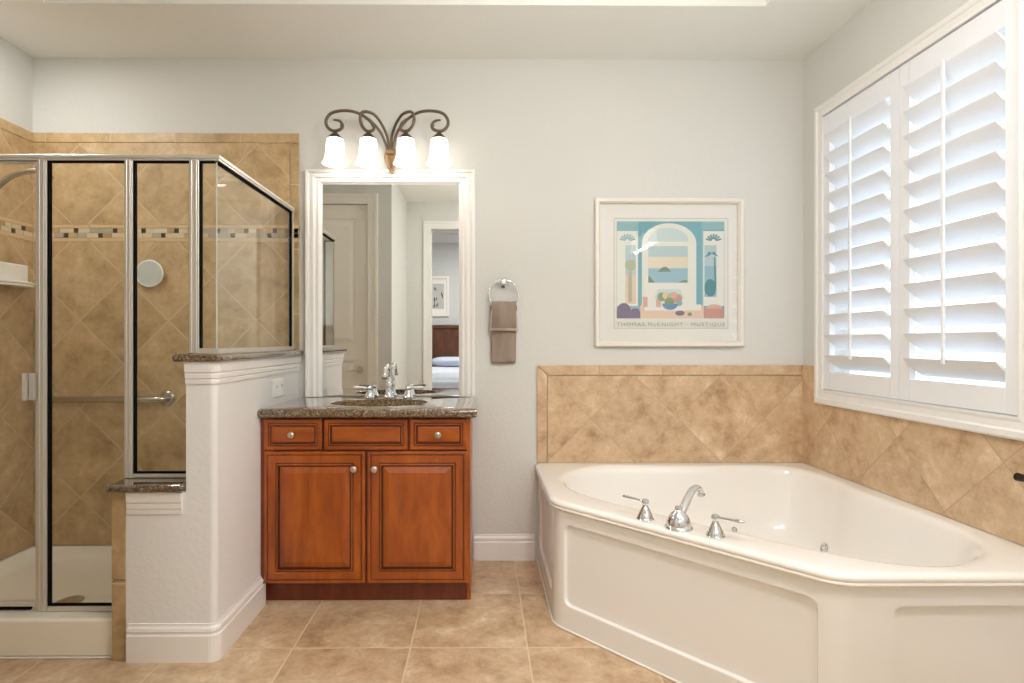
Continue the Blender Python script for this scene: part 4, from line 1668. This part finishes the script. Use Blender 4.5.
t = empty('bed', (-.05, -2.4, 0), 'made bed with grey bedspread in the bedroom reflected in the mirror', 'bed')
bx0, bx1 = -.93, .83
bm = boxes((bx0, bx1, BY0 + .03, BY0 + .075, .3, 1.42), (bx0 - .04, bx0 + .05, BY0 + .02, BY0 + .09, .001, 1.46), (bx1 - .05, bx1 + .04, BY0 + .02, BY0 + .09, .001, 1.46), (bx0 - .04, bx1 + .04, BY0 + .015, BY0 + .1, 1.42, 1.48))
hb = link('headboard', bm, 'bedwood', bevel=(.008, 2))
tag(hb, 'dark brown wooden headboard against the bedroom wall reflected in the mirror', 'headboard')
bm = boxes((bx0, bx1, BY0 + .1, -1.45, .15, .38))
link('box_spring', bm, 'spread', t, bevel=(.03, 3))
bm = boxes((bx0 - .01, bx1 + .01, BY0 + .1, -1.44, .385, .68))
link('mattress', bm, 'sheet', t, bevel=(.06, 4))
bm = bmesh.new()
NX, NY = 24, 30
g = []
for i in range(NX + 1):
    row = []
    for j in range(NY + 1):
        u, v = i / NX, j / NY
        x = bx0 - .06 + (bx1 - bx0 + .12) * u
        y = BY0 + .50 + (-1.40 - BY0 - .50) * v
        e = min(u, 1 - u) / .06
        z = .775 + .02 * math.sin(u * 11 + v * 4) * math.sin(v * 7)
        if e < 1:
            z -= .5 * (1 - e)
        if v > .95:
            z -= .4 * (v - .95) / .05
        row.append(bm.verts.new((x, y, z)))
    g.append(row)
for i in range(NX):
    for j in range(NY):
        bm.faces.new((g[i][j], g[i + 1][j], g[i + 1][j + 1], g[i][j + 1]))
dv = link('duvet', bm, 'duvet', t, smooth=True)
md = dv.modifiers.new('solid', 'SOLIDIFY')
md.thickness = .03
for k, (cx, lab) in enumerate(((-.49, 'pale blue white pillow on the bed reflected in the mirror'),)):
    bm = bmesh.new()
    lp = []
    for q in range(15):
        f = -1 + 2 * q / 14
        th = math.sqrt(max(0, 1 - abs(f) ** 3.0))
        loop = []
        for w in range(28):
            a = 2 * PI * w / 28
            ca, sa = math.cos(a), math.sin(a)
            rx = .37 * math.copysign(abs(ca) ** .5, ca) * (.25 + .75 * th)
            loop.append((cx + rx, BY0 + .34 + .22 * f, .855 + .085 * th * sa))
        lp.append(loop)
    loft(bm, lp, True, True, True)
    tag(link('pillow', bm, 'sheet', smooth=True), lab, 'pillow')
t = empty('framed_sketch', (-.75, BY0, 1.63), 'grey sketch in white frame above the headboard reflected in the mirror', 'picture')
bm = boxes((-.95, -.90, BY0 + .001, BY0 + .03, 1.63, 2.33), (-.62, -.57, BY0 + .001, BY0 + .03, 1.63, 2.33), (-.90, -.62, BY0 + .001, BY0 + .03, 1.63, 1.68), (-.90, -.62, BY0 + .001, BY0 + .03, 2.28, 2.33))
link('frame', bm, 'frame', t, bevel=(.004, 2))
link('picture_mat', boxes((-.899, -.621, BY0 + .002, BY0 + .010, 1.681, 2.279)), 'mat', t)
bm = boxes((-.86, -.66, BY0 + .0102, BY0 + .011, 1.76, 2.20))
for k in range(14):
    xx = -.85 + random.random() * .16
    zz = 1.78 + random.random() * .36
    box(bm, xx, xx + .012, BY0 + .011, BY0 + .0115, zz, zz + .05, 1)
link('sketch', bm, ['sketch', 'hole'], t)
